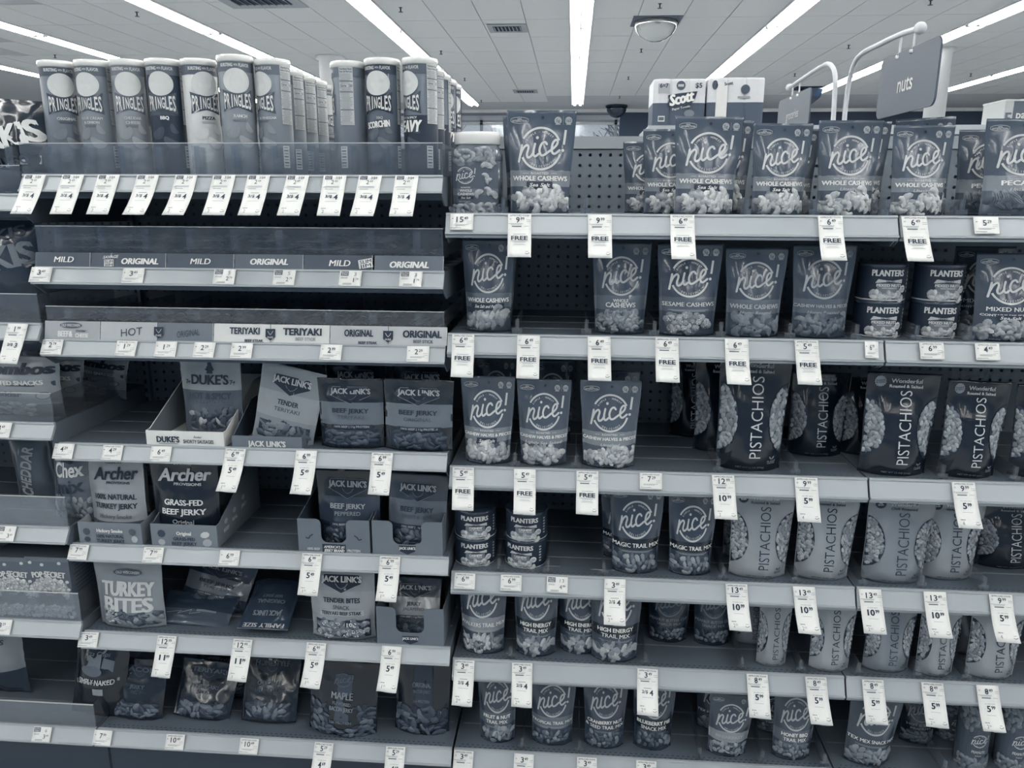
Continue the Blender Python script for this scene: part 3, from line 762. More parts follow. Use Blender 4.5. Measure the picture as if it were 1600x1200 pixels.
for a, b in zip(mull[:-1], mull[1:]):
    p = MB(); p.box(a+.04, b-.04, .035, .041, wz(225), wz(187), 'clear'); p.obj('pane', wfo)
struct(MB().mesh and (lambda: (lambda q: (q.box(-16.2, -16, -9, 22, 0, CEIL, 'w62'), q.obj('wall_left'))[1])(MB()))())
struct((lambda q: (q.box(18, 18.2, -9, 22, 0, CEIL, 'w62'), q.obj('wall_right'))[1])(MB()))
# bare trees outside the windows
g = MB(); g.box(-30, 30, WY+.3, WY+40, -.05, 0, 'w55'); struct(g.obj('ground_outside')); g = MB(); g.box(-30, 30, WY+13, WY+13.3, 0, 9, 'n84'); struct(g.obj('bright_backdrop'))  # ground, plus a pale backdrop wall added to brighten the window view
rn = random.Random(12)
for i in range(5):
    tm = MB(); bx = -9+i*3.6; r0 = empty('bare_tree', (bx, WY+5+rn.uniform(0, 3), 0)); base = (0, 0, 0)
    tag(r0, ['leftmost', 'second', 'third', 'fourth', 'fifth'][i]+' bare tree outside the high windows, counted from the left', 'tree', 'trees outside the windows')
    tm.tube([(0, 0, 0), (.05, 0, 2.2), (0, 0, 3.6)], .13, 'w30', 6); tm.obj('trunk', r0)
    bmx = MB()
    for q in range(46):
        a = rn.uniform(0, 6.28); z = rn.uniform(1.6, 3.6); l = rn.uniform(.6, 1.7)
        p0 = Vector((0, 0, z)); p1 = p0+Vector((math.cos(a)*l, math.sin(a)*l, rn.uniform(.4, 1.4)))
        bmx.tube([p0, (p0+p1)/2+Vector((0, 0, .12)), p1], .022, 'w34', 4)
        for s_ in range(3):
            m_ = p0.lerp(p1, rn.uniform(.4, 1)); bmx.tube([m_, m_+Vector((rn.uniform(-.6, .6), rn.uniform(-.6, .6), rn.uniform(.1, .7)))], .012, 'w38', 3)
    bmx.obj('branches', r0)

# ceiling tiles: nearest in view one by one
tile = MB(); tile.box(-.2985, .2985, -.6035, .6035, 0, .014, 'w90'); tme = tile.mesh('acoustic_tile')
Y0 = atZ(900, 29, CEIL).y
cnt = 0
for r in range(-3, 10):
    y = Y0+.61+1.22*(r-1)
    if y+.6 > WY-.1: continue
    for kx in range(-4, 5):
        for q in range(4):
            x = GX+kx*MOD+.1525+.305+.61*q
            D = y-EYE.y
            if D < 8.4 or abs(x) > D*.72: continue
            if cnt < 300: link('ceiling_tile', tme, ceiling, (x, y, CEIL-.004)); cnt += 1
# fluorescent rows
def make_light():
    o = empty('ceiling_light')
    h = MB(); W, L = .150, 1.215
    h.box(-W, W, -L, L, -.002, .006, 'w88')
    for s in (-1, 1): h.prism([(-L, -.03), (L, -.03), (L, .0), (-L, .0)], s*W-.004, s*W+.004, 'w88')
    h.box(-.008, .008, -L, L, -.03, 0, 'w86')
    h.obj('housing', o)
    for s in (-1, 1):
        t = MB(); t.tube([(s*.075, -L+.045, -.022), (s*.075, L-.045, -.022)], .020, 'lamp', 8); to = t.obj('tube', o)
        d = MB()
        for e in (-1, 1): d.box(s*.075-.035, s*.075+.035, e*(L-.035)-.012, e*(L-.035)+.012, -.034, 0, 'w80')
        d.obj('lamp_holder', to)
    return o
L0 = make_light(); first = True
YF = atZ(905, 163, CEIL).y-1.22
ords = ['leftmost', 'second', 'third', 'fourth', 'middle', 'sixth', 'seventh', 'eighth', 'rightmost']
nth = ['farthest', 'second farthest', 'third farthest', 'fourth farthest', 'fifth farthest', 'sixth farthest', 'seventh farthest', 'eighth farthest', 'ninth farthest', 'tenth farthest', 'nearest']
for kx in range(-4, 5):
    for j in range(11):
        o = L0 if first else dup(L0); first = False
        o.location = (GX+kx*MOD, YF-j*2.44, CEIL)
        tag(o, '%s fluorescent ceiling fixture of the %s light row' % (nth[j], ords[kx+4]), 'light', 'fluorescent ceiling lights')
# vents, sprinklers, dome mirror, dome camera
def vent(px, py, w, dark=False, n=1):
    p = atZ(px, py, CEIL); o = empty('ceiling_vent', (p.x, p.y, CEIL-.006)); f = MB(); a = w/2
    f.box(-a, a, -a, a, -.012, -.004, 'w62'); vf = f.obj('vent_frame', o); b = MB(); b.box(-a*.72, a*.72, -a*.6, a*.6, -.014, -.0125, 'w12'); b.obj('vent_opening', o)
    for q in range(8):
        s = MB(); x = -a*.66+q*a*1.32/7; s.add([(x-.006, -a*.6, -.014), (x+.014, -a*.6, -.034), (x+.014, a*.6, -.034), (x-.006, a*.6, -.014), (x-.002, -a*.6, -.012), (x+.018, -a*.6, -.032), (x+.018, a*.6, -.032), (x-.002, a*.6, -.012)],
            [(0,1,2,3), (7,6,5,4), (0,4,5,1), (3,2,6,7), (0,3,7,4), (1,5,6,2)], 'w60'); s.obj('slat', vf)
    return o
tag(vent(793, 43, .56), 'square louvred air vent in the ceiling left of the middle light row, nearer one', 'vent')
tag(vent(821, 142, .56), 'small louvred air vent in the ceiling far back beside the middle light row', 'vent')
o = vent(400, -4, 1.0); tag(o, 'dark air return grille at the top edge of the photo', 'vent')
for i, (px, py) in enumerate([(1031, 9), (1002, 79), (982, 122), (626, 15), (689, 82), (726, 124), (1454, 4), (1326, 73), (1242, 117), (1517, 117), (214, 22), (86, 88), (752, 158), (968, 152)]):
    p = atZ(px, py, CEIL-.03); s = MB(); s.lathe([(.02, .024), (.026, .03), (.009, .03), (.009, -.02), (.03, -.022), (.03, -.026), (.002, -.026)], 10, 'm10')
    o = s.obj('sprinkler_head', loc=(p.x, p.y, CEIL-.035))
    tag(o, 'dark sprinkler head under the ceiling, %s of the fourteen from the left' % ['eighth','seventh','sixth','third','fourth','fifth','thirteenth','twelfth','eleventh','rightmost','second','leftmost','near the wall, left-hand','near the wall, right-hand'][i], 'sprinkler', 'sprinkler heads')
p = atZ(1025, 32, CEIL); d = MB(); d.lathe([(.30*math.cos(R(a)), -.26*math.sin(R(a))) for a in (0, 15, 30, 45, 60, 75, 88)], 28, special('mirror_dome', lambda nt: (nt.nodes['Principled BSDF'].inputs['Metallic'].__setattr__('default_value', .75), nt.nodes['Principled BSDF'].inputs['Roughness'].__setattr__('default_value', .12), nt.nodes['Principled BSDF'].inputs['Base Color'].__setattr__('default_value', duo(.75)))))
o = d.obj('dome_mirror', loc=(p.x, p.y, CEIL-.015), smooth=True); tag(o, 'clear shiny dome mirror on the ceiling right of the middle light row', 'mirror')
b = MB(); b.box(-.33, .33, -.33, .33, 0, .012, 'w30'); b.obj('dome_mount', o)
p = atZ(962, 168, CEIL); d = MB(); d.lathe([(.27*math.cos(R(a)), -.27*math.sin(R(a))) for a in (0, 15, 30, 45, 60, 75, 88)], 24, 'g2'); o = d.obj('security_camera_dome', loc=(p.x, p.y-.5, CEIL-.05), smooth=True)
b = MB(); b.lathe([(.29, .0), (.29, .04)], 24, 'w8'); b.obj('dome_mount', o); tag(o, 'black half-dome camera on the ceiling by the far windows', 'camera')
p = atZ(1205, 148, CEIL); o = MB(); o.lathe([(.01, -.34), (.20, -.18), (.24, -.02), (.24, 0)], 20, 'g3'); o = o.obj('security_camera_dome', loc=(p.x+.6, p.y-1.2, CEIL-.02)); b = MB(); b.box(-.40, .28, -.3, .3, 0, .02, 'w8'); b.obj('dome_mount', o); tag(o, 'dark pointed ceiling camera left of the small hanging sign', 'camera')
for px, py, r, lab in ((1472, 76, .165, 'white round column behind the large hanging sign'), (516, 88, .20, 'white round column far behind the crisp cans')):
    p = atZ(px, py, CEIL); c = MB(); c.lathe([(r, 0), (r, CEIL-.05), (r+.05, CEIL-.05), (r+.05, CEIL)], 32, 'w84'); o = c.obj('column', loc=(p.x, p.y, 0), smooth=False)
    for f in o.data.polygons: f.use_smooth = len(f.vertices) == 4
    tag(o, lab, 'column')

# ================================================================ GONDOLAS
Zs = lambda l: [CAMH+CAMD*q for q in l]
ZL = Zs([.02384, -.09443, -.19164, -.33930, -.49150, -.63221, -.79941])
ZR = Zs([-.02208, -.17482, -.35677, -.51244, -.64906, -.79941])
ZF = [atY(a, b, 0).z for a, b in ((20, 303), (30, 505), (40, 660), (50, 822), (60, 969), (75, 1134))]
XL0, XL1, XR0, XR1 = -1.184, -.2705, -.2650, .649
W_ = .9135
BX = {'far': (XL0-.0045-W_, XL0-.0045), 'left': (XL0, XL1), 'right': (XR0, XR1), 'end': (XR1+.004, XR1+.004+W_)}
BN = {'far': 'far left bay', 'left': 'left bay', 'right': 'middle bay', 'end': 'right bay'}
NTH = ['top', 'second', 'third', 'fourth', 'fifth', 'sixth', 'bottom']
DEPTH = .40
def shelf_parts(h, p, rim, W):
    o = empty('store_shelf')
    d = MB(); d.box(.003, W-.003, .004, DEPTH, -.018, -.002, 'm31'); dk_ = d.obj('deck', o)
    c = MB(); c.prism([(.005, .0012), (-.0006, .0012), (-.0016, -.0030), (.0006, -.0036), (-p+.0012, -h+.0044), (-p-.0022, -h+.0036), (-p-.0026, -h), (-p+.006, -h-.0012), (.005, -.012)], 0, W, 'm62')
    if rim: c.prism([(-p+.002, -h-.0016), (-p+.002, -h-.0075), (.02, -h-.0075), (.02, -h-.0016)], 0, W, 'm52')
    c.obj('price_channel', o)
    for x in (0, W-.0028):
        s = MB(); s.prism([(.005, -.004), (-p+.005, -h-.002), (.024, -.062), (DEPTH, -.070), (DEPTH, -.002), (.005, -.002)], x, x+.0028, 'm34'); s.obj('side_bracket', o)
    f = MB(); f.box(.003, W-.003, .016, .020, -.050, -.018, 'm26'); f.obj('front_beam', o)
    k = MB()
    for j, yy in enumerate((.0115, .0205)):
        n = 70
        for i in range(n):
            x = .012+(i+(.5 if j else 0))*(W-.03)/n
            k.add([(x-.0028, yy-.0014, -.00165), (x+.0028, yy-.0014, -.00165), (x+.0040, yy+.0014, -.00165), (x-.0016, yy+.0014, -.00165)], [(0, 1, 2, 3)], 'm4')
    k = k.obj('perforation', dk_); k['kind'] = 'stuff'
    for q in range(3):
        g = MB(); y = .10+q*.09; g.box(.01, W-.01, y, y+.004, -.002, -.0008, 'm44'); g.obj('deck_rib', dk_)
    return o
SH = {}; base_l = base_r = None
for bay, zs in (('far', ZF), ('left', ZL), ('right', ZR), ('end', ZR)):
    isL = bay in ('far', 'left')
    for i, z in enumerate(zs):
        if isL:
            if base_l is None: o = base_l = shelf_parts(.0355, .019, False, W_)
            else: o = dup(base_l)
        else:
            if base_r is None: o = base_r = shelf_parts(.0415, .017, True, W_)
            else: o = dup(base_r)
        o.location = (BX[bay][0], 0, z); n = len(zs)
        nm = 'bottom' if i == n-1 else NTH[i]
        SH[bay, i] = nm+' shelf, '+BN[bay]
        tag(o, 'grey metal shelf with a sloped price channel, '+SH[bay, i], 'shelf', 'metal shelves')
# perforated back boards
PH, PITCHH = 1.448, .0254
def pegboard():
    nx, nz = 35, 57; ox = (W_-nx*PITCHH)/2; v = []; f = []; mb = MB()
    a = PITCHH/2; r = .0042
    for j in range(nz):
        for i in range(nx):
            cx = ox+(i+.5)*PITCHH; cz = (j+.5)*PITCHH
            out = [(a, 0), (a, a), (0, a), (-a, a), (-a, 0), (-a, -a), (0, -a), (a, -a)]
            ins = [(r*math.cos(R(45*q)), r*math.sin(R(45*q))) for q in range(8)]
            mb.add([(cx+p, 0, cz+q) for p, q in out]+[(cx+p, 0, cz+q) for p, q in ins], [(q, 8+q, 8+(q+1) % 8, (q+1) % 8) for q in range(8)], 'm42')
    mb.box(0, ox, 0, .003, 0, nz*PITCHH, 'm34'); mb.box(W_-ox, W_, 0, .003, 0, nz*PITCHH, 'm34')
    return mb.mesh('pegboard')
pme = pegboard()
up_ = MB(); up_.box(-.012, .012, -.012, .03, 0, 1.645, 'm38'); ume = up_.mesh('upright')
sl_ = MB()
for i in range(60): sl_.box(-.0035, .0035, -.0125, -.0118, .12+i*.0254, .132+i*.0254, 'm3')
sme = sl_.mesh('upright_slots')
top_z = 1.645
for bay, (x0, x1) in BX.items():
    o = empty('gondola_frame', (x0, DEPTH+.005, 0)); tag(o, 'perforated metal back frame behind the shelves of the '+BN[bay], 'shelf frame', 'gondola back frames')
    link('pegboard', pme, o, (0, 0, .165)); q = link('upright', ume, o, (0, 0, 0)); q = link('upright_slots', sme, q, (0, 0, 0))
    if bay == 'end': link('upright', ume, o, (W_, 0, 0))
    t = MB(); t.box(0, W_, -.004, .03, top_z-.030, top_z, 'm62'); t.obj('top_rail', o)
    t = MB(); t.box(0, W_, .028, .031, .1, top_z-.03, 'm30'); t.obj('back_panel', o)
    t = MB(); t.box(0, W_, -DEPTH+.03, -DEPTH+.05, 0, (ZL[6] if bay in ('far', 'left') else ZR[5])-.07, 'm14'); kp = t.obj('kick_plate', loc=(x0, DEPTH+.005, 0)); tag(kp, 'dark kick plate under the bottom shelf of the '+BN[bay], 'kick plate', 'kick plates')
    t = MB(); t.box(-.001, .001, -DEPTH+.028, -DEPTH+.03, 0, .09, 'm5'); t.obj('kick_seam', kp)
# clear front fences
def fence(bay, i, x0, x1, za, zb, lab, yb=.002, divs=(), d=.30):
    z = {'far': ZF, 'left': ZL}[bay][i]; o = empty('clear_fence', (x0, yb, z)); w = x1-x0
    p = MB(); p.box(0, w, 0, .0028, za, zb, 'clear'); p.obj('front_panel', o)
    e = MB(); e.box(0, w, -.0003, .0031, zb, zb+.0016, 'g74'); e.obj('bright_edge', o)
    p = MB(); p.box(w-.0025, w, .003, d, za, zb, 'clear'); p.obj('side_panel', o)
    for x in divs:
        q = MB(); q.box(x-x0-.0012, x-x0+.0012, .003, d, za-.004, zb-.006, 'clear'); q.box(x-x0-.006, x-x0+.010, .003, .0055, za+.2*(zb-za), zb-.004, 'clear'); q.obj('divider', o)
    tag(o, lab, 'shelf fence', 'clear front fences')
def zrel(px, py, z, y=0.0): return atY(px, py, y).z-z
fence('left', 0, XL0, XL1, .0, zrel(400, 224, ZL[0]), 'clear plastic fence in front of the crisp cans on the top shelf', divs=[atY(q, 240, .09).x for q in (53, 110, 165, 219, 275, 332, 391, 449, 505, 566, 621)])
fence('left', 1, XL0+.004, XL1-.004, zrel(400, 400, ZL[1], .01), zrel(400, 356, ZL[1], .01), 'clear plastic bin front above the MILD and ORIGINAL header cards', yb=.012, divs=[XL0+.05+i*.10 for i in range(9)])
fence('left', 2, XL0+.004, XL1-.004, zrel(400, 508, ZL[2], .01), zrel(400, 484, ZL[2], .01), 'clear plastic bin front above the TERIYAKI header cards', yb=.012, divs=[XL0+.05+i*.10 for i in range(9)])
XF1 = BX['far'][1]; XF0 = BX['far'][0]
for i, pt, nm in ((0, 259, 'in front of the chip bags at the upper left corner'), (1, 460, 'in front of the dark chip bag left of the header cards'), (2, 615, 'in front of the stuffed snack bags'), (3, 776, 'in front of the party mix bags'), (4, 925, 'in front of the popcorn cartons'), (5, 1097, 'across the pita chip bag at the lower left')):
    fence('far', i, XF0, XF1-.002, .0, zrel(30, pt, ZF[i]), 'clear plastic fence '+nm)

# header cards on the two stick shelves
def header(bay_z, px0, px1, ph, tone, texts, lab, extra=None, y=-.001):
    x0 = atY(px0, 420 if bay_z is ZL[1] else 520, 0).x; x1 = atY(px1, 420 if bay_z is ZL[1] else 520, 0).x; w = x1-x0-.0012; k = R(14)
    mp = lambda x, z, off: (x, z*math.sin(k)-off*math.cos(k)+.0005, z*math.cos(k)+off*math.sin(k))
    c = MB(); V = [mp(a, b, o_) for o_ in (.0006, 0) for a, b in ((0, 0), (w, 0), (w, ph), (0, ph))]
    c.add(V, [(0, 1, 2, 3), (7, 6, 5, 4), (0, 4, 5, 1), (1, 5, 6, 2), (2, 6, 7, 3), (3, 7, 4, 0)], 'p%d' % tone)
    o = c.obj('header_card', loc=(x0, y, bay_z+.0012)); A = Art()
    for t, fx, fz, hh, tw, ink, *r in texts:
        r = list(r)+[.05, 0, 0][len(r):]
        A.text(t, fx*w, fz*ph, hh*ph, 'p%d' % ink, w=tw, bold=r[0], shear=r[1], rot=r[2], layer=3, res=3)
    A.rect(w-.0008, ph/2, .0010, ph, 'p80', 1, nx=1, nz=1)
    if extra: extra(A, w, ph)
    A.emit('card_print', o, lambda x, z, off: mp(x, z, off+.0006)); tag(o, lab, 'header card', 'header cards on the stick shelves'); return o
def slim(A, w, ph, fx=.99):
    x = fx*w-.012; A.rect(x, ph*.42, .030, ph*.62, 'p88', 5, rot=.18, nx=1, nz=1)
    for t, z in (('SLIM', .56), ('JIM', .27)): A.text(t, x, ph*z, ph*.24, 'p20', w=.025, rot=.18, bold=.04, layer=6)
def savage(A, w, ph):
    x = .045; A.text('SAVAGE', x, ph*.70, ph*.20, 'p86', w=.034, shear=.4, rot=.06, bold=.03, layer=6); A.rect(x-.003, ph*.27, .022, ph*.5, 'p84', 5, rot=.03, nx=1, nz=1)
    for t, z in (('SLIM', .38), ('JIM', .14)): A.text(t, x-.003, ph*z, ph*.2, 'p20', w=.019, bold=.04, layer=6)
    A.stroke([(x+.003, ph*.98), (x, ph*.6)], .0008, 'p85', 5, curve=False)
PH2 = .031
header(ZL[1], 56, 143, PH2, 22, [('MILD', .52, .50, .40, .044, 92, .07, .2)], 'dark header card reading MILD at the left end of the second shelf')
header(ZL[1], 143, 261, PH2, 23, [('ORIGINAL', .65, .42, .40, .084, 92, .07, .2)], 'dark header card reading ORIGINAL with a small scribbled logo, second from the left', savage)
header(ZL[1], 261, 367, PH2, 22, [('MILD', .50, .46, .40, .044, 92, .07, .2)], 'dark header card reading MILD, third from the left on the second shelf')
header(ZL[1], 367, 475, PH2, 31, [('ORIGINAL', .50, .48, .40, .084, 92, .07, .2)], 'lighter header card reading ORIGINAL in the middle of the second shelf')
header(ZL[1], 475, 583, PH2, 22, [('MILD', .52, .44, .42, .045, 92, .07, .2)], 'dark header card reading MILD beside the tilted square logo', lambda A, w, ph: slim(A, w, ph, .98))
header(ZL[1], 585, 694, PH2, 33, [('ORIGINAL', .50, .38, .42, .084, 92, .07, .2)], 'header card reading ORIGINAL at the right end of the second shelf')
PH3 = .040
def stag(fx):
    def f(A, w, ph):
        x = fx*w; A.poly([(x-.011, ph*.75), (x+.011, ph*.75), (x+.011, ph*.30), (x, ph*.10), (x-.011, ph*.30)], 'p6', 6)
        for s_ in (-1, 1): A.stroke([(x, ph*.42), (x+s_*.003, ph*.5), (x+s_*.006, ph*.62)], .0010, 'p75', 7)
        A.text('DUKE', x, ph*.28, ph*.10, 'p75', w=.013, layer=7)
    return f
def oldw(A, w, ph):
    A.ellipse(w*.48, ph*.76, .026, ph*.17, 'p22', 4); A.text('OLD WISCONSIN', w*.48, ph*.76, ph*.15, 'p70', w=.044, layer=5, bold=.03)
header(ZL[2], 69, 156, PH3, 60, [('BEEF&', .38, .28, .32, .034, 84, .06), ('cheddar', .66, .46, .12, .024, 15, .03), ('CHEESE', .68, .20, .22, .030, 84, .06)], 'pale header card with an oval logo reading BEEF and cheddar CHEESE', oldw)
header(ZL[2], 156, 245, PH3, 66, [('HOT', .55, .45, .42, None, 15, 0, .1, .12)], 'pale header card reading HOT in thin letters')
header(ZL[2], 245, 333, PH3, 37, [('ORIGINAL', .55, .42, .36, .052, 14, 0, .1, .14)], 'darker grey header card reading ORIGINAL beside a dark badge', stag(.03))
header(ZL[2], 333, 422, PH3, 82, [('TERIYAKI', .55, .62, .36, .068, 8, .03), ('BEEF STEAK', .72, .08, .14, .042, 12, .05)], 'bright header card reading TERIYAKI and BEEF STEAK, left of the badge')
header(ZL[2], 422, 515, PH3, 80, [('TERIYAKI', .54, .62, .38, .086, 7, .05), ('BEEF STICK', .60, .22, .17, .046, 50, .02)], 'bright header card reading TERIYAKI and BEEF STICK beside a dark badge', stag(.0))
header(ZL[2], 515, 606, PH3, 66, [('ORIGINAL', .5, .60, .36, .064, 8, .03), ('BEEF STEAK', .66, .08, .14, .042, 12, .05)], 'mid-grey header card reading ORIGINAL and BEEF STEAK')
header(ZL[2], 606, 699, PH3, 68, [('ORIGINAL', .58, .60, .38, .085, 7, .05), ('BEEF STICK', .60, .20, .17, .044, 22, .02)], 'mid-grey header card reading ORIGINAL and BEEF STICK at the right end', stag(.0))

# ================================================================ PRODUCTS
def shz(bay, i): return {'far': ZF, 'left': ZL, 'right': ZR, 'end': ZR}[bay][i]-.0015
def ypx(x, y, z):
    v = Vector((x, y, z))-EYE; d = v.dot(fw); return 800+F*v.dot(rt)/d, 600-F*v.dot(up)/d
def put(key, fn, args, dims, z0, xl, xr, yt, Y, lab, cat, group=None, rz=0, lean=0, roll=0, sy=None, T=.03, dz=0, inv=False):
    """place a template so that its front silhouette spans the given pixels at depth Y"""
    xm = atY((xl+xr)/2, yt, Y).x; yb = ypx(xm, Y, z0)[1]; ym = (yt+yb)/2
    a = atY(xl, ym, Y).x; b = atY(xr, ym, Y).x; h = atY((xl+xr)/2, yt, Y).z-z0
    o = template(key, fn, *args[0], **args[1]); w0, h0 = dims
    sx, s2 = (b-a)/w0, h/h0; sy = sy or (sx+s2)/2
    o.scale = (sx, sy, s2); o.location = ((a+b)/2, Y+T*sy, z0+dz); o.rotation_euler = (-lean, roll, rz)
    tag(o, lab, cat, group); return o
BTH = {}
def NP(name, **k):
    BTH[name] = k; return name
G1 = 'cashew and nut pouches in the right bays'
def nput(nm, bay, i, xl, xr, yt, Y, lab, **kw):
    return put('np_'+nm, nice_pouch, ((), BTH[nm]), (.14, .20), shz(bay, i), xl, xr, yt, Y, lab, 'pouch', G1, **kw)
NP('salt', pre='ROASTED', sub='Sea Salt', banner=True, seed=1, body=31, band=40)
NP('unsalted', pre='ROASTED', sub='Unsalted', seed=2, body=32, band=41)
NP('lightly', pre='ROASTED', sub='Lightly Sea Salted', seed=12, body=31, band=42)
NP('pepper', sub='Sea Salt and Pepper', banner=True, seed=3, body=26, band=35, tones=(48, 56, 62))
NP('sriracha', lines=(('WHOLE', .26, .038), ('CASHEWS', .50, .060)), sub='Sriracha Ranch', seed=4, body=25, band=31, ink=62, tones=(40, 46, 52), nsize=.0095, label_ink=74)
NP('sesame', lines=(('SESAME CASHEWS', .80, .052),), seed=5, body=25, band=31, nut=('lump',), tones=(46, 56, 62), nsize=.0115, ink=80, label_ink=82)
NP('honey', lines=(('WHOLE CASHEWS', .78, .056),), sub='Honey Roasted', seed=6, body=26, band=35, tones=(30, 36, 40), ink=66, label_ink=62, nsize=.014)
NP('honeyhalves', lines=(('CASHEW HALVES & PIECES', .86, .040),), sub='Honey Roasted', seed=7, body=25, band=32, tones=(28, 34, 40), ink=58, label_ink=58, nsize=.0115)
NP('mixed', lines=(('MIXED NUTS', .62, .056), ('CONTAINS 50% PEANUTS', .74, .028)), sub='Sea Salt', banner=True, band=None, seed=8, body=27, nut=('cashew', 'oval', 'ball'), tones=(50, 58, 64), ink=78, nsize=.0115)
NP('halves', pre='ROASTED', lines=(('CASHEW HALVES & PIECES', .86, .040),), sub='Sea Salt', banner=True, seed=9, body=31, band=40, tones=(60, 68, 74), nsize=.0115, ink=78)
NP('halveslight', pre='ROASTED', lines=(('CASHEW HALVES & PIECES', .86, .040),), sub='Lightly Sea Salted', seed=10, body=31, band=40, tones=(58, 66, 72), nsize=.0115, ink=78)
NP('halvesun', pre='ROASTED', lines=(('CASHEW HALVES & PIECES', .86, .040),), sub='Unsalted', seed=11, body=32, band=41, tones=(60, 68, 74), nsize=.0115, ink=78)
NP('pecans', lines=(('PECANS', .50, .056),), sub='Unsalted', seed=13, body=32, band=42, nut=('pecan',), tones=(26, 34, 40), nsize=.012)
NP('magic', lines=(('MAGIC TRAIL MIX', .84, .056),), band=None, namedark=5, seed=14, body=20, nut=('ball', 'oval', 'oval'), tones=(30, 40, 52, 20), nsize=.0115, ink=72, label_ink=88)
NP('walkers', lines=(('WALKERS TRAIL MIX', .88, .050),), band=42, seed=15, body=24, nut=('oval', 'flake', 'cashew'), tones=(58, 64, 70, 45), nsize=.010, ink=72)
NP('energy', lines=(('HIGH ENERGY', .66, .048), ('TRAIL MIX', .52, .048)), band=None, namedark=12, seed=16, body=24, nut=('flake', 'oval', 'cashew'), tones=(48, 56, 64, 34), nsize=.0135, ink=68)
NP('peanut', lines=(('PEANUT BUTTER CUP', .84, .046), ('SNACK MIX', .54, .046)), band=17, seed=17, body=13, nut=('oval', 'ball'), tones=(34, 42, 16), nsize=.011, ink=42, label_ink=48)
NP('fruit', lines=(('FRUIT & NUT', .66, .050), ('TRAIL MIX', .52, .050)), band=30, seed=18, body=22, nut=('oval', 'ball', 'flake'), tones=(46, 54, 38), nsize=.013, ink=66)
NP('tropical', lines=(('TROPICAL TRAIL MIX', .86, .046),), band=36, seed=19, body=22, nut=('ball', 'oval'), tones=(24, 36, 44, 16), nsize=.011, ink=68)
NP('cranberry', lines=(('CRANBERRY NUT', .76, .048), ('& SEED TRAIL MIX', .82, .048)), band=None, seed=20, body=20, nut=('ball', 'oval', 'flake'), tones=(20, 30, 40), nsize=.011, ink=62)
NP('blueberry', lines=(('BLUEBERRY PIE', .74, .050), ('SNACK MIX', .56, .050)), band=None, namedark=8, seed=21, body=16, nut=('ball', 'oval'), tones=(14, 26, 40), nsize=.011, ink=56)
NP('breakfast', lines=(('BREAKFAST', .60, .050),), band=46, seed=22, body=24, nut=('flake', 'oval', 'ball'), tones=(40, 46, 52, 26), nsize=.012, ink=68, label_ink=58)
NP('honeybbq', lines=(('HONEY BBQ', .58, .050), ('TRAIL MIX', .50, .050)), band=32, seed=23, body=23, nut=('oval', 'flake', 'ball'), tones=(30, 38, 44), nsize=.0105, ink=64)
NP('texmex', lines=(('TEX MEX SNACK MIX', .86, .050),), band=None, seed=24, body=23, nut=('oval', 'flake'), tones=(36, 42, 48), nsize=.0115, ink=68)
NP('hot', lines=(('HOT & SPICY', .66, .050), ('PEANUTS', .5, .04)), band=None, seed=25, body=12, nut=('oval',), tones=(28, 34, 40), nsize=.0115, ink=46, label_ink=46)
# ---- right bays, top shelf
Zr = shz('right', 0)
xj = atY(743, 270, .05).x; o = nut_jar(); hj = atY(743, 205, .05).z-Zr; o.scale = (.107/.104, 1, hj/.175); o.location = (xj, .09, Zr); tag(o, 'clear jar of whole cashews with a white screw lid, top shelf, middle bay', 'jar')
nput('salt', 'right', 0, 788, 898, 170, .020, 'largest whole cashews sea salt pouch, just right of the white-lidded jar', roll=R(.5))
nput('salt', 'right', 0, 784, 880, 180, .115, 'cashew pouch hidden behind the largest sea salt pouch, only its left edge showing')
nput('salt', 'right', 0, 973, 1060, 220, .20, 'partly hidden cashew pouch against the perforated board, right of the empty gap')
nput('salt', 'right', 0, 1004, 1094, 200, .11, 'cashew pouch between the one at the perforated board and the pouch under the paper towels')
nput('salt', 'right', 0, 1052, 1160, 180, .012, 'whole cashews sea salt pouch under the paper towel pack', roll=R(1))
nput('unsalted', 'right', 0, 1088, 1178, 187, .10, 'cashew pouch peeking out right of the sea salt pouch under the paper towels')
nput('salt', 'right', 0, 1176, 1270, 191, .012, 'crinkled whole cashews sea salt pouch under the small hanging sign', roll=R(.5))
nput('salt', 'right', 0, 1190, 1282, 200, .11, 'shadowed cashew pouch behind the crinkled pouch under the small hanging sign')
nput('unsalted', 'right', 0, 1280, 1382, 186, .020, 'whole cashews pouch directly below the left edge of the large hanging sign')
nput('lightly', 'right', 0, 1296, 1394, 188, .115, 'cashew pouch mostly hidden behind the one with the column of small lines')
nput('unsalted', 'end', 0, 1397, 1494, 194, .018, 'shiny whole cashews pouch at the joint of the two top price channels')
nput('salt', 'end', 0, 1408, 1502, 182, .11, 'tilted cashew pouch rising behind the shiny one at the shelf joint', roll=R(-3))
nput('pecans', 'end', 0, 1500, 1596, 201, .11, 'pecan pouch half covered by the rightmost pecan pouch on the top shelf')
nput('pecans', 'end', 0, 1543, 1660, 183, .012, 'rightmost pecan pouch on the top shelf, cut by the frame')
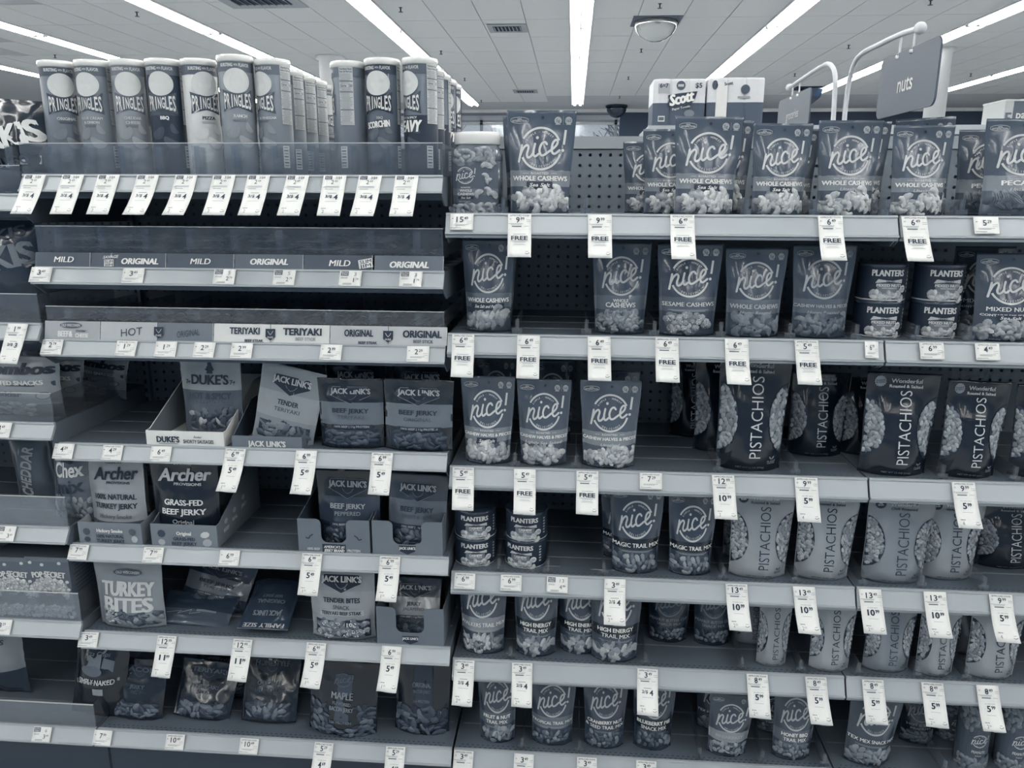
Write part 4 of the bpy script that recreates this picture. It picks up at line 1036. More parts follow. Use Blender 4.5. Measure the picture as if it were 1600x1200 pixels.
# ---- second shelf
nput('pepper', 'right', 1, 720, 803, 374, .030, 'whole cashews sea salt and pepper pouch at the left end of the second shelf')
nput('pepper', 'right', 1, 726, 806, 386, .125, 'pouch directly behind the sea salt and pepper cashew pouch')
nput('sriracha', 'right', 1, 924, 1018, 379, .030, 'sriracha ranch cashews pouch right of the empty gap on the second shelf')
nput('sesame', 'right', 1, 1027, 1130, 381, .020, 'sesame cashews pouch with speckled clusters')
nput('honey', 'right', 1, 1134, 1232, 388, .020, 'honey roasted whole cashews pouch with a round hang hole')
nput('honeyhalves', 'right', 1, 1240, 1340, 383, .022, 'honey roasted cashew halves and pieces pouch left of the nut cans')
nput('mixed', 'end', 1, 1528, 1640, 397, .020, 'mixed nuts pouch at the right end of the second shelf, cut by the frame')
nput('mixed', 'end', 1, 1494, 1590, 386, .14, 'dark mixed nuts pouch behind the rightmost mixed nuts pouch')
CANS = 'stacked nut cans'
def can(bay, i, key, args, px, pyb, Y, lab, rz=0, lvl=0):
    z0 = shz(bay, i); o = template(key, nut_can, **args); x = atY(px, pyb, Y).x; s = 1 if i == 1 else .88; o.location = (x, Y+.05, z0+lvl*.0785*s); o.rotation_euler = (0, 0, rz); o.scale = (1, 1, s)
    tag(o, lab, 'can', CANS)
mx_ = dict(kind='MIXED NUTS', sub='WITH PEANUTS', salt='SALTED'); ml = dict(kind='MIXED NUTS', sub='WITH PEANUTS', salt='LIGHTLY SALTED')
can('right', 1, 'cm1', mx_, 1383, 510, .045, 'lower can of the left mixed nuts stack on the second shelf', lvl=0, rz=R(-6))
can('right', 1, 'cm1', mx_, 1390, 450, .045, 'upper can of the left mixed nuts stack on the second shelf', lvl=1, rz=R(-4))
can('end', 1, 'cm2', ml, 1473, 510, .050, 'lower can of the right mixed nuts stack on the second shelf', lvl=0, rz=R(-6))
can('end', 1, 'cm2', ml, 1482, 450, .050, 'upper can of the right mixed nuts stack on the second shelf', lvl=1, rz=R(-4))
can('right', 3, 'cc1', {}, 739, 865, .030, 'lower can of the left cashew can stack on the fourth shelf', lvl=0, rz=R(4))
can('right', 3, 'cc1', {}, 739, 825, .030, 'upper can of the left cashew can stack on the fourth shelf', lvl=1, rz=R(4))
can('right', 3, 'cc1', {}, 820, 865, .030, 'lower can of the right cashew can stack, turned so its side panel shows', lvl=0, rz=R(-16))
can('right', 3, 'cc1', {}, 821, 825, .030, 'upper can of the right cashew can stack on the fourth shelf', lvl=1, rz=R(-4))
# ---- third shelf
nput('halves', 'right', 2, 718, 803, 592, .020, 'cashew halves pouch with a dark sea salt banner, left end of third shelf')
nput('halveslight', 'right', 2, 806, 892, 597, .020, 'lightly sea salted cashew halves pouch, middle of the three on the third shelf')
nput('halvesun', 'right', 2, 905, 1002, 599, .016, 'unsalted cashew halves and pieces pouch, right one of the three on the third shelf')
nput('halves', 'right', 2, 742, 806, 562, .20, 'shadowed pouch standing behind the left cashew halves pouch')
nput('halveslight', 'right', 2, 826, 898, 566, .19, 'shadowed pouch behind the middle cashew halves pouch')
nput('halvesun', 'right', 2, 922, 1000, 583, .12, 'shadowed pouch behind the unsalted cashew halves pouch')
G2 = 'pistachio bags'; PB = dict(body=3, ink=74, nm=58, seed=31, wtone=(44, 52, 60), top='Roasted & Salted')
def pput(key, k, bay, i, xl, xr, yt, Y, lab, **kw):
    return put('pb_'+key, pistachio_bag, ((), k), (.15, .215), shz(bay, i), xl, xr, yt, Y, lab, 'bag', G2, T=.034, **kw)
pput('black', dict(PB, badge=False), 'right', 2, 1122, 1236, 562, .022, 'large black pistachio bag right of the empty third shelf space', roll=R(1))
pput('black', PB, 'right', 2, 1086, 1180, 566, .15, 'dark pistachio bag behind the large black one, nuts showing at its left edge')
pput('black', PB, 'right', 2, 1048, 1120, 566, .27, 'darkest pistachio bag deep at the back of the third shelf')
pput('black', PB, 'right', 2, 1236, 1330, 586, .14, 'black pistachio bag set back in the middle of the third shelf', roll=R(1))
pput('blackb', dict(PB, seed=33), 'end', 2, 1352, 1470, 588, .018, 'crinkled black pistachio bag with a pale round badge, at the shelf joint', roll=R(1.5))
pput('black', PB, 'right', 2, 1322, 1400, 594, .16, 'black pistachio bag behind the badge bag, its window of nuts showing')
pput('blackb', dict(PB, seed=33), 'end', 2, 1478, 1578, 600, .018, 'black pistachio bag at the right with a pale badge and a nut window left', roll=R(2))
pput('blackb', dict(PB, seed=33), 'end', 2, 1592, 1700, 606, .03, 'rightmost pistachio bag of the third shelf, mostly out of frame')
# ---- fourth shelf
nput('magic', 'right', 3, 952, 1038, 768, .022, 'magic trail mix pouch, the left front one on the fourth shelf')
nput('magic', 'right', 3, 938, 1010, 770, .10, 'second magic trail mix pouch behind the left front one')
nput('magic', 'right', 3, 1044, 1122, 776, .024, 'magic trail mix pouch right of the front one, beside the grey pistachio bags')
P4 = dict(body=61, ink=10, seed=35); P5 = dict(body=52, ink=12, seed=36, top='Chili Roasted', badge=True); P6 = dict(body=60, ink=10, seed=37, top='Honey Roasted')
pput('grey', P4, 'right', 3, 1142, 1242, 776, .020, 'light grey roasted and salted pistachio bag, leftmost on the fourth shelf', roll=R(1))
pput('grey', P4, 'right', 3, 1246, 1342, 778, .024, 'light grey pistachio bag, second from the left on the fourth shelf', roll=R(2))
pput('grey', P4, 'right', 3, 1132, 1200, 778, .13, 'pistachio bag behind the leftmost light grey one')
pput('chili', P5, 'end', 3, 1354, 1462, 786, .020, 'darker grey chili roasted pistachio bag on the fourth shelf', roll=R(2))
pput('honey', P6, 'end', 3, 1446, 1540, 788, .050, 'honey roasted pistachio bag behind the chili roasted one', roll=R(2))
pput('black', PB, 'end', 3, 1536, 1640, 792, .12, 'glossy black pistachio bag set back at the right end of the fourth shelf')
# ---- fifth shelf
nput('walkers', 'right', 4, 714, 792, 890, .020, 'walkers trail mix pouch at the left end of the fifth shelf')
nput('walkers', 'right', 4, 716, 784, 906, .11, 'pouch behind the walkers trail mix pouch')
nput('energy', 'right', 4, 800, 874, 892, .020, 'high energy trail mix pouch, leftmost of the three')
nput('energy', 'right', 4, 870, 946, 898, .040, 'high energy trail mix pouch squeezed in the middle of the three')
nput('energy', 'right', 4, 920, 1006, 900, .012, 'high energy trail mix pouch, right front one of the three')
nput('peanut', 'right', 4, 1012, 1082, 910, .11, 'dark peanut butter cup snack mix pouch set back, left one')
nput('peanut', 'right', 4, 1084, 1150, 910, .105, 'dark peanut butter cup snack mix pouch set back, right one')
P7 = dict(body=61, ink=10, seed=41); P8 = dict(body=64, ink=10, seed=42, top='Lightly Salted'); P9 = dict(body=51, ink=12, seed=43, top='Chili Roasted', nm=70)
pput('s1', P7, 'right', 4, 1186, 1238, 938, .026, 'narrow light pistachio bag, leftmost on the fifth shelf', roll=R(1))
pput('s2', P8, 'right', 4, 1270, 1340, 942, .014, 'bright lightly salted pistachio bag on the fifth shelf', roll=R(1))
pput('s3', P9, 'end', 4, 1356, 1436, 944, .022, 'dark grey chili roasted pistachio bag on the fifth shelf', roll=R(1))
pput('s1', P7, 'end', 4, 1440, 1506, 946, .016, 'light pistachio bag left of the no shells badge bag on the fifth shelf', roll=R(1))
pput('s2', P8, 'end', 4, 1520, 1606, 950, .014, 'rightmost pistachio bag on the fifth shelf with a dark starburst badge', roll=R(1))
pput('s3', P9, 'right', 4, 1150, 1210, 936, .12, 'shadowed pistachio bag behind the narrow light one')
pput('s3', P9, 'end', 4, 1488, 1550, 944, .12, 'shadowed pistachio bag between the two rightmost fifth shelf bags')
# ---- bottom shelf
nput('fruit', 'right', 5, 744, 808, 1052, .026, 'fruit and nut trail mix pouch at the left end of the bottom shelf', roll=R(0))
nput('tropical', 'right', 5, 826, 900, 1062, .026, 'tropical trail mix pouch on the bottom shelf')
nput('cranberry', 'right', 5, 910, 982, 1060, .026, 'cranberry nut and seed trail mix pouch on the bottom shelf')
nput('blueberry', 'right', 5, 988, 1058, 1058, .030, 'dark blueberry pie snack mix pouch on the bottom shelf')
nput('breakfast', 'right', 5, 1104, 1176, 1094, .022, 'slumped breakfast trail mix pouch with a pale band', roll=R(3))
nput('texmex', 'right', 5, 1088, 1158, 1062, .12, 'upright dark pouch behind the slumped breakfast mix pouch')
nput('honeybbq', 'right', 5, 1208, 1280, 1082, .022, 'honey bbq trail mix pouch on the bottom shelf', roll=R(1))
nput('honeybbq', 'right', 5, 1182, 1245, 1088, .12, 'dark pouch behind the honey bbq trail mix pouch')
nput('texmex', 'end', 5, 1322, 1408, 1088, .018, 'tex mex snack mix pouch on the bottom shelf', roll=R(4))
nput('hot', 'end', 5, 1410, 1474, 1084, .11, 'dark hot and spicy peanut pouch set back on the bottom shelf')
def peanut_jar():
    r, h = .036, .15; mb = MB(); mb.lathe([(r*.95, 0), (r, .004), (r, h-.02), (r*.9, h-.006), (r*.8, h)], 32, 'g26'); o = link('peanut_jar', mb.mesh('jar_body', True)); A = Art()
    A.rect(0, .060, .085, .055, 'p22', 0); A.at(logo('p78'), 0, .064, .034, .028); A.text('PEANUTS', 0, .040, .0055, 'p78', w=.030); A.text('Salted', 0, .032, .0035, 'p60', w=.014)
    A.pile(lambda x, z: z > .088 or z < .026, (-.045, .045, .004, .135), ('oval',), .0085, (30, 38, 44), 4, H=.0012)
    A.emit('brand_print', o, cyl(r)); return o
for px, Y, lab in ((1533, .03, 'peanut jar with a round logo on the bottom shelf, left one of the pair'), (1598, .03, 'peanut jar at the right edge of the bottom shelf'), (1497, .13, 'shadowed peanut jar set back between the hot peanut pouch and the front jars')):
    o = template('pj', peanut_jar); z0 = shz('end', 5); o.location = (atY(px, 1150, Y).x, Y+.036, z0); hh = atY(px, 1098 if Y < .1 else 1092, Y).z-z0; o.scale = (1.0, 1.0, hh/.15); tag(o, lab, 'jar', 'peanut jars')

# ---- crisp cans
def scorch(A, r, h):
    A.text('SCORCHIN', 0, h*.445, .0125, 'p88', w=.050, bold=.05, rot=.10, layer=6)
    for i in range(5): A.stroke([(-.03+i*.014, h*.86), (-.026+i*.013, h*.80), (-.032+i*.015, h*.74)], .0022, 'p52', 1)
def heavy(A, r, h): A.text('HEAVY', 0, h*.43, .022, 'p92', w=.062, bold=.06, shear=.15, layer=6)
CC = [
 ('orig', dict(body=30, top=22, lines=[('ORIGINAL', .0055, 72)]), 79, 92, .05, R(40), 'crisp can of original flavour, leftmost of the front row'),
 ('cream', dict(body=37, top=30, lines=[('SOUR CREAM', .0052, 72), ('& ONION', .0052, 72)]), 136, 91, .05, R(0), 'crisp can of sour cream flavour turned to its side, second from the left'),
 ('cheddar', dict(body=42, top=38, lines=[('CHEDDAR', .0055, 68), ('CHEESE', .0055, 68)]), 191, 90, .05, R(22), 'mid-grey cheddar cheese crisp can, third from the left'),
 ('bbq', dict(body=10, top=30, lines=[('BBQ', .0065, 88)], low=9), 247, 89, .05, R(10), 'crisp can with a dark lower half reading BBQ'),
 ('pizza', dict(body=70, top=26, lines=[('PIZZA', .0062, 12)]), 303, 89, .05, R(39), 'pale crisp can reading PIZZA'),
 ('ranch', dict(body=40, top=30, lines=[('RANCH', .0060, 76)]), 360, 83, .035, R(22), 'crisp can reading RANCH, standing a little forward'),
 ('vinegar', dict(body=36, top=32, lines=[('SALT & VINEGAR', .0048, 76)]), 419, 89, .05, R(-29), 'crisp can of vinegar flavour turned to show its nutrition table'),
 ('back', dict(body=30, top=30, lines=[('ORIGINAL', .005, 70)], oval=True), 539, 93, .05, R(-89), 'crisp can showing only its back with a large nutrition table'),
 ('scorchin', dict(body=20, top=12, lines=[('BBQ', .005, 60)], big=scorch), 592, 88, .045, R(-6), 'dark crisp can with flame swirls reading SCORCHIN'),
 ('heavy', dict(body=28, top=26, lines=[('HOT & SPICY', .004, 80)], low=8, big=heavy), 652, 87, .045, R(-40), 'crisp can with a slanted dark lower half at the right end of the front row'),
]
zc = shz('left', 0); G3 = 'cardboard crisp cans'
# back rows lean on the same kinds
EX = [('vinegar', 1, R(-33)), ('vinegar', 2, R(-35)), ('vinegar', 3, R(-35)), ('cheddar', 4, R(40)), ('orig', 5, R(40)), ('heavy', 1, R(-40)), ('heavy', 2, R(-5)), ('heavy', 3, R(20)), ('scorchin', 4, R(30))]
cd = {c[0]: c for c in CC}
for key, k, px, pt, Y, rz, lab in CC:
    o = template('can_'+key, crisp_can, (), ) if False else template('can_'+key, crisp_can, k['body'], k['top'], k['lines'], low=k.get('low'), big=k.get('big'), oval=k.get('oval', True))
    p = atY(px, pt+75, Y); hh = atY(px, pt, Y).z-zc; o.location = (p.x, Y+.0385, zc); o.scale = (.955, .955, hh/.232); o.rotation_euler = (0, 0, rz); tag(o, lab, 'can', G3)
ordn = ['', 'second', 'third', 'fourth', 'fifth', 'sixth']
for i, (key, n, rz) in enumerate(EX):
    f = cd['vinegar'] if i < 5 else cd['heavy']; k = cd[key][1]
    o = template('can_'+key, crisp_can, k['body'], k['top'], k['lines'])
    o.location = (atY(f[2], f[3]+75, f[4]).x+.001*n, f[4]+.0385+.083*n, zc); o.scale = (.955, .955, 1.0); o.rotation_euler = (0, 0, rz)
    tag(o, 'crisp can, %s in the row receding behind the %s can' % (ordn[n], 'vinegar flavour' if i < 5 else 'rightmost slanted-design'), 'can', G3)

# ---- jerky and snack shelves, left bay
def JP(key, k, sh, xl, xr, yt, Y, lab, dims=(.15, .20), fn=jerky_pouch, cat='pouch', grp='jerky pouches', bay='left', **kw):
    return put('jp_'+key, fn, ((), k), dims, shz(bay, sh), xl, xr, yt, Y, lab, cat, grp, T=.022, **kw)
def tr_(key, sh, xl, xr, ytf, Y, hb, d, k, lab):
    z0 = shz('left', sh); xm = (xl+xr)/2; a, b = atY(xl, ytf+15, Y).x, atY(xr, ytf+15, Y).x; hf = atY(xm, ytf, Y).z-z0
    o = tray(b-a, d, hf, hb, **k); o.location = ((a+b)/2, Y, z0); tag(o, lab, 'carton', 'open display cartons'); return b-a, hf
def duke_f(A): A.text("DUKE'S", -.040, .0165, .014, 'p7', w=.054, bold=.05); A.text('Smoked', .030, .0235, .005, 'p15', w=.018, shear=.3); A.text('SHORTY SAUSAGES', .032, .0125, .0085, 'p10', w=.072, bold=.02); A.rect(-.040, .006, .046, .0012, 'p25', nx=2)
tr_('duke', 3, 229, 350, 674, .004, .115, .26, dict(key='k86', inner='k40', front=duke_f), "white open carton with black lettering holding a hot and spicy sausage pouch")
JP('duke', dict(body=64, items=[("DUKE'S", 0, .70, .11, .60, 8, .04), ('HOT & SPICY', 0, .51, .075, .68, 16, .04), ('SHORTY SAUSAGES', 0, .43, .04, .66, 30), ('7g', -.36, .67, .05, .08, 15), ('7g', .36, .67, .05, .08, 15)], bands=[(0, .57, 40)], seed=51,
   extra=lambda A, P: (A.pile(lambda x, z: abs(x) < .055 and .02 < z < .068, (-.055, .055, .02, .07), ('oval', 'flake'), .012, (18, 26, 34, 60), 3), A.poly([(-.006, .172), (.006, .172), (.008, .166), (.012, .164), (.006, .160), (.008, .154), (-.008, .154), (-.006, .160), (-.012, .164), (-.008, .166)], 'p12', 3), A.ellipse(0, .176, .005, .006, 'p12', 3, n=10))),
   3, 278, 374, 556, .075, 'pale hot and spicy sausage pouch standing in the white carton', fn=text_pouch)
def jl_f(A): A.text("JACK LINK'S", 0, .012, .013, 'p82', w=.088, bold=.05)
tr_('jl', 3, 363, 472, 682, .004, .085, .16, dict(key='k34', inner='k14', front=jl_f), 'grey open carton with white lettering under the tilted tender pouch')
JP('tender', dict(body=52, band=46, lines=('TENDER', 'TERIYAKI'), ink=62, seed=52, strip=False, meat=(20, 30, 40)), 3, 384, 484, 572, .030, 'light teriyaki tender pouch tilted inside the grey carton', roll=R(13), sy=.5)
JP('ter', dict(body=10, band=34, lines=('BEEF JERKY', 'TERIYAKI'), ink=60, seed=53), 3, 494, 598, 594, .020, 'dark teriyaki beef jerky pouch in front, fourth shelf of the left bay')
JP('ter', dict(), 3, 506, 602, 566, .10, 'dark jerky pouch standing directly behind the teriyaki one')
JP('orj', dict(body=12, band=36, lines=('BEEF JERKY', 'ORIGINAL'), ink=60, seed=54), 3, 596, 706, 596, .012, 'shiny original beef jerky pouch at the right end of the fourth shelf', roll=R(1))
JP('orj', dict(), 3, 612, 704, 570, .10, 'jerky pouch behind the shiny original one')
# fifth shelf: small cartons
def ar1(A): A.text('Hickory Smoke', 0, .036, .0085, 'p86', w=.064, bold=.04); A.text('100% NATURAL', 0, .022, .0080, 'p10', w=.068, bold=.03); A.text('TURKEY JERKY', 0, .010, .0080, 'p10', w=.070, bold=.03); A.dome(-.058, .032, .009, .009, 0, .0004, 'p20'); A.dome(.056, .034, .009, .009, 0, .0004, 'p25'); A.dome(.060, .016, .008, .009, 0, .0004, 'p62'); A.dome(-.058, .012, .008, .007, 0, .0004, 'p16')
def ar2(A): A.text('Original', 0, .036, .0085, 'p86', w=.036, bold=.04); A.text('GRASS-FED', 0, .022, .0080, 'p10', w=.054, bold=.03); A.text('BEEF JERKY', 0, .010, .0080, 'p10', w=.062, bold=.03); A.dome(-.055, .034, .010, .010, 0, .0004, 'p14'); A.dome(-.056, .012, .009, .008, 0, .0004, 'p60'); A.dome(.052, .034, .012, .008, .3, .0004, 'p74'); A.dome(.056, .014, .012, .010, .3, .0004, 'p58')
def sp(A):
    for i, (y, z, t) in enumerate(((.05, .05, 'BEEF'), (.10, .058, 'REAL'), (.155, .07, 'JERKY'))): A.text(t, y, z-.02, .009, 'p70', w=.030, bold=.04); A.ellipse(y, z, .010, .007, 'p60', 2, n=8)
    A.text('Archer', .17, .115, .014, 'p45', w=.06, rot=.2)
tr_('a1', 4, 123, 221, 817, .004, .075, .20, dict(key='k40', inner='k60', front=ar1), 'open carton reading Hickory Smoke with a pale turkey jerky pouch in it')
tr_('a2', 4, 236, 339, 820, .004, .135, .26, dict(key='k40', inner='k20', front=ar2, prints=sp), 'open carton reading Original with a tall dark printed side')
def archer(ink): return [('COUNTRY', 0, .965, .035, .28, ink), ('Archer', 0, .83, .15, .76, ink, .03, .04, .25), ('PROVISIONS', .06, .715, .030, .40, ink)]
JP('arc1', dict(body=66, items=archer(7)+[('100% NATURAL', 0, .545, .062, .72, 8, .04), ('TURKEY JERKY', 0, .435, .062, .74, 8, .04), ('Hickory Smoke', 0, .31, .05, .56, 30, .02)], seed=56, bands=[(0, .24, 38)]), 4, 133, 222, 722, .030, 'pale hickory smoke turkey jerky pouch standing in its carton', fn=text_pouch)
JP('arc1', {}, 4, 142, 228, 734, .105, 'second pale turkey jerky pouch behind the first, barely showing', fn=text_pouch)
JP('arc2', dict(body=7, items=archer(78)+[('GRASS-FED', 0, .50, .066, .56, 82, .04), ('BEEF JERKY', 0, .39, .066, .64, 82, .04), ('Original', 0, .27, .05, .32, 56, .02)], seed=57, bands=[(0, .16, 34)]), 4, 231, 338, 724, .030, 'black grass-fed beef jerky pouch in the carton with the dark side', fn=text_pouch)
def jw(A): A.rect(0, .012, .056, .022, 'p6', 2, nx=1, nz=1); A.text("AMERICA'S #1", 0, .0165, .0068, 'p86', w=.048, bold=.05, shear=.15, layer=4); A.text('JERKY BRAND', 0, .0075, .0068, 'p86', w=.048, bold=.05, shear=.15, layer=4); A.text('100% BEEF', -.049, .010, .0060, 'p70', w=.030, bold=.03); A.text('PROTEIN', .047, .008, .0064, 'p74', w=.030, bold=.04); A.stroke([(-.066, .038), (-.060, .036), (-.056, .042), (-.050, .046)], .003, 'p10', 2); A.stroke([(.066, .038), (.060, .036), (.056, .042), (.050, .046)], .003, 'p10', 2)
def jb(A): A.poly([(-.020, .026), (.020, .026), (.018, .012), (0, .004), (-.018, .012)], 'p6', 2); A.text("JACK LINK'S", 0, .020, .0062, 'p82', w=.038, bold=.04, layer=4)
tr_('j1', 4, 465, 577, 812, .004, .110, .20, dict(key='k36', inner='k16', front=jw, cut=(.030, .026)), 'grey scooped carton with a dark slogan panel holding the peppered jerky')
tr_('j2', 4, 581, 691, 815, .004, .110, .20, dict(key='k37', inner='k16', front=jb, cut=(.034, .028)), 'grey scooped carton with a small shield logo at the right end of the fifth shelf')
JP('pep', dict(body=11, band=14, lines=('BEEF JERKY', 'PEPPERED'), ink=58, seed=58, meat=(14, 24, 34)), 4, 492, 592, 738, .030, 'dark peppered beef jerky pouch in the scooped carton')
JP('swt', dict(body=17, band=30, lines=('BEEF JERKY', 'SWEET & HOT'), ink=56, seed=59, meat=(14, 26, 36)), 4, 600, 694, 744, .030, 'sweet and hot beef jerky pouch in the right scooped carton', roll=R(3))
# sixth shelf
def oval(A, P): A.ellipse(0, .168, .032, .011, 'p24', 2); A.text('OLD WISCONSIN', 0, .168, .008, 'p66', w=.052, layer=3, bold=.03); A.pile(lambda x, z: True, (-.035, .060, .022, .045), ('oval', 'flake'), .012, (22, 32, 44), 3); A.rect(-.038, .040, .030, .040, 'p18', 1); A.pile(lambda x, z: True, (-.05, -.026, .025, .058), ('flake', 'ball'), .008, (52, 62), 6)
JP('turk', dict(body=56, items=[('TURKEY', 0, .61, .20, .76, 74, .05), ('BITES', 0, .38, .20, .70, 74, .05)], seed=61, extra=oval), 5, 144, 250, 884, .020, 'grey turkey bites pouch with big pale capitals, left end of the sixth shelf', fn=text_pouch)
JP('bj6', dict(body=13, band=36, lines=('BEEF JERKY', 'TERIYAKI'), ink=44, seed=62, meat=(12, 18)), 5, 268, 372, 886, .10, 'dark slumped beef jerky pouch leaning back with a pale band', roll=R(14), lean=R(22))
JP('fold', dict(body=30, items=[], bands=[(.45, 1, 16)], seed=63, T=.014, wr=.004, extra=lambda A, P: (A.stroke([(-.06, .06), (-.03, .075), (-.035, .055), (-.01, .085), (-.012, .06), (.03, .09)], .0016, 'p70', 2, curve=False), A.rect(.02, .085, .04, .012, 'p42', 2))), 5, 236, 350, 930, .035, 'crumpled empty-looking clear bag bottom overhanging the shelf in front of the slumped jerky', fn=text_pouch, lean=R(58), roll=R(4), sy=.6)  # no lettering here: pale zigzag strokes paint the glints along the film's creases
o = JP('fam', dict(body=16, items=[('FAMILY SIZE', 0, .93, .08, .80, 70, .05), ("JACK LINK'S", 0, .70, .09, .56, 44, .03), ('ORIGINAL', 0, .48, .07, .56, 34, .03), ('BEEF JERKY', 0, .38, .05, .4, 28)], seed=64), 5, 372, 474, 938, .030, 'family size beef jerky bag lying upside down on the sixth shelf', fn=text_pouch, sy=.5)
o.scale = (.85, .55, .74); mm = Matrix(((-1, 0, 0), (0, .40, -.917), (0, -.917, -.40))); o.rotation_euler = mm.to_euler(); o.location = (atY(419, 985, .05).x, .150, shz('left', 5)+.078)
JP('tb', dict(body=50, band=58, lines=('TENDER BITES', '', 'TERIYAKI BEEF STEAK') if False else ('TENDER BITES', ' ', 'TERIYAKI BEEF STEAK'), ink=80, seed=65, strip=False, meat=(34, 42, 52), light=True), 5, 480, 584, 890, .012, 'bright tender bites pouch reading TERIYAKI BEEF STEAK') if False else JP('tb', dict(body=58, band=50, lines=('TENDER BITES', 'SNACK', 'TERIYAKI BEEF STEAK'), ink=78, seed=65, strip=False, meat=(34, 42, 52), light=True), 5, 480, 584, 890, .012, 'bright tender bites pouch reading TERIYAKI BEEF STEAK')
tr_('j3', 5, 588, 693, 950, .004, .100, .20, dict(key='k35', inner='k15', front=jb, cut=(.034, .034)), 'grey scooped carton on the sixth shelf with a folded jerky pouch')
JP('fj', dict(body=18, band=44, lines=('JERKY', 'JALAPENO'), ink=70, seed=66), 5, 600, 684, 916, .035, 'folded jerky pouch sagging in the sixth shelf carton', lean=R(25), sy=.6)
# bottom shelf
dk = dict(body=6, band=9, ink=26, seed=71, meat=(16, 24, 32), strip=False, brand='BACON')
JP('b1', dict(dk, lines=('JERKY', 'BEEF')), 6, 160, 244, 1046, .035, 'dark jerky bag with a clear window, leftmost on the bottom shelf of the left bay', roll=R(4), lean=R(15))
JP('b2', dict(dk, lines=('TERIYAKI', 'JERKY'), seed=72, brand='TERIYAKI'), 6, 258, 350, 1052, .045, 'dark teriyaki bag lying back on the bottom shelf, second from the left', roll=R(6), lean=R(28))
JP('b2', {}, 6, 300, 385, 1030, .14, 'dark jerky bag at the back of the bottom shelf behind the teriyaki bag', lean=R(10))
JP('b3', dict(dk, lines=('ORIGINAL', '10g PROTEIN'), seed=73, brand='HOMESTYLE', meat=(18, 28, 38)), 6, 366, 456, 1040, .045, 'dark bag with a creased clear window in the middle of the bottom shelf', lean=R(25))
JP('b4', dict(body=4, items=[('MAPLE', 0, .56, .085, .30, 50, .04), ('FLAVORED', 0, .46, .04, .26, 38), ('BACON JERKY', 0, .39, .05, .34, 42), ('10g PROTEIN', 0, .22, .035, .3, 32)], seed=74, extra=lambda A, P: (A.at(logo('p32'), 0, .150, .034, .034), A.poly([(-.028, .01), (.028, .01), (.020, .165), (-.016, .165)], 'p20', 1), A.ellipse(.052, .028, .008, .009, 'p60', 2, n=12),
   A.pile(lambda x, z: abs(x) > .030 or z < .03, (-.066, .066, .008, .085), ('oval', 'flake'), .012, (16, 24, 30), 5))), 6, 474, 584, 1040, .022, 'black maple flavored bacon jerky bag on the bottom shelf', fn=text_pouch, roll=R(4))
JP('b5', dict(body=4, items=[('ORIGINAL', 0, .66, .055, .34, 38, .04), ('BACON JERKY', 0, .58, .04, .30, 30), ('11g PROTEIN', 0, .46, .035, .28, 34)], seed=75, extra=lambda A, P: (A.poly([(-.030, .06), (.030, .06), (.026, .185), (-.022, .185)], 'p15', 1), A.ellipse(.050, .060, .009, .006, 'p52', 2, n=12), A.pile(lambda x, z: z < .075, (-.066, .066, .010, .075), ('oval', 'flake'), .016, (14, 22, 30), 5))), 6, 612, 700, 1036, .045, 'black original bacon jerky bag at the right end of the bottom shelf, left bay', fn=text_pouch, roll=R(2))
# meat sticks lying in the bins of the second and third shelf
def stick():
    P = Pouch(w=.030, h=.20, T=.007, seed=81, shape='pillow', wr=.0008, taper=0); mb = MB(); P.body(mb, 'f32', [(.3, .5, 'f58')], nx=8, nz=20); o = link('meat_stick', mb.mesh('stick_wrapper', True)); A = Art()
    A.text('ORIGINAL', 0, .12, .008, 'p60', w=.07, rot=math.pi/2); A.rect(0, .05, .020, .004, 'p60'); A.emit('brand_print', o, P.map); return o
rn = random.Random(3); B8 = ['first', 'second', 'third', 'fourth', 'fifth', 'sixth', 'seventh', 'eighth']
for sh in (1, 2):
    for b in range(8):
        for lv in range(4 if sh == 1 else 3):
            for q in range(3 if (b*7+sh+lv) % 4 else 2):
                if (b, sh) in ((2, 1), (7, 1), (7, 2)) and lv > 1: continue
                o = template('stick', stick); x = XL0+.062+b*.1075+q*.029; o.location = (x, .032+rn.uniform(0, .014), shz('left', sh)+.010+lv*.0165); o.rotation_euler = (R(-90), rn.uniform(-.08, .08), rn.uniform(-.05, .05))
                tag(o, 'thin dark meat stick, %s in layer %s, %s bin from left, %s shelf' % (('left', 'middle', 'right')[q], ('one', 'two', 'three', 'four')[lv], B8[b], NTH[sh]), 'snack stick', 'meat sticks in the bins')
# ---- far left bay
def chips(key, k, sh, xl, xr, yt, Y, lab, **kw):
    return put('ch_'+key, text_pouch, ((), dict(k, shape='pillow', name='chip_bag')), (.15, .20), shz('far', sh), xl, xr, yt, Y, lab, 'bag', 'bags of the far left bay', T=.03, **kw)
chips('tak', dict(body=12, items=[('TAKIS', 0, .60, .22, .86, 84, .06, .35), ('FUEGO', .1, .36, .08, .4, 20, .04, .25)], bands=[(.0, .26, 38)], seed=91, T=.035, wr=.004, extra=lambda A, P: A.poly([(-.05, .055), (.06, .088), (.06, .070), (-.05, .038)], 'p78', 2)), 0, -60, 62, 152, .040, 'crinkled chip bag with bold white lettering at the upper left corner', roll=R(4))
chips('tak2', dict(body=14, items=[('TAKIS', 0, .62, .22, .86, 40, .06, .25), ('TAKIS', 0, .84, .10, .7, 24, .05, .3)], seed=92, T=.035, wr=.003), 1, -70, 58, 345, .040, 'dark chip bag with grey brush lettering on the second shelf of the far left bay')
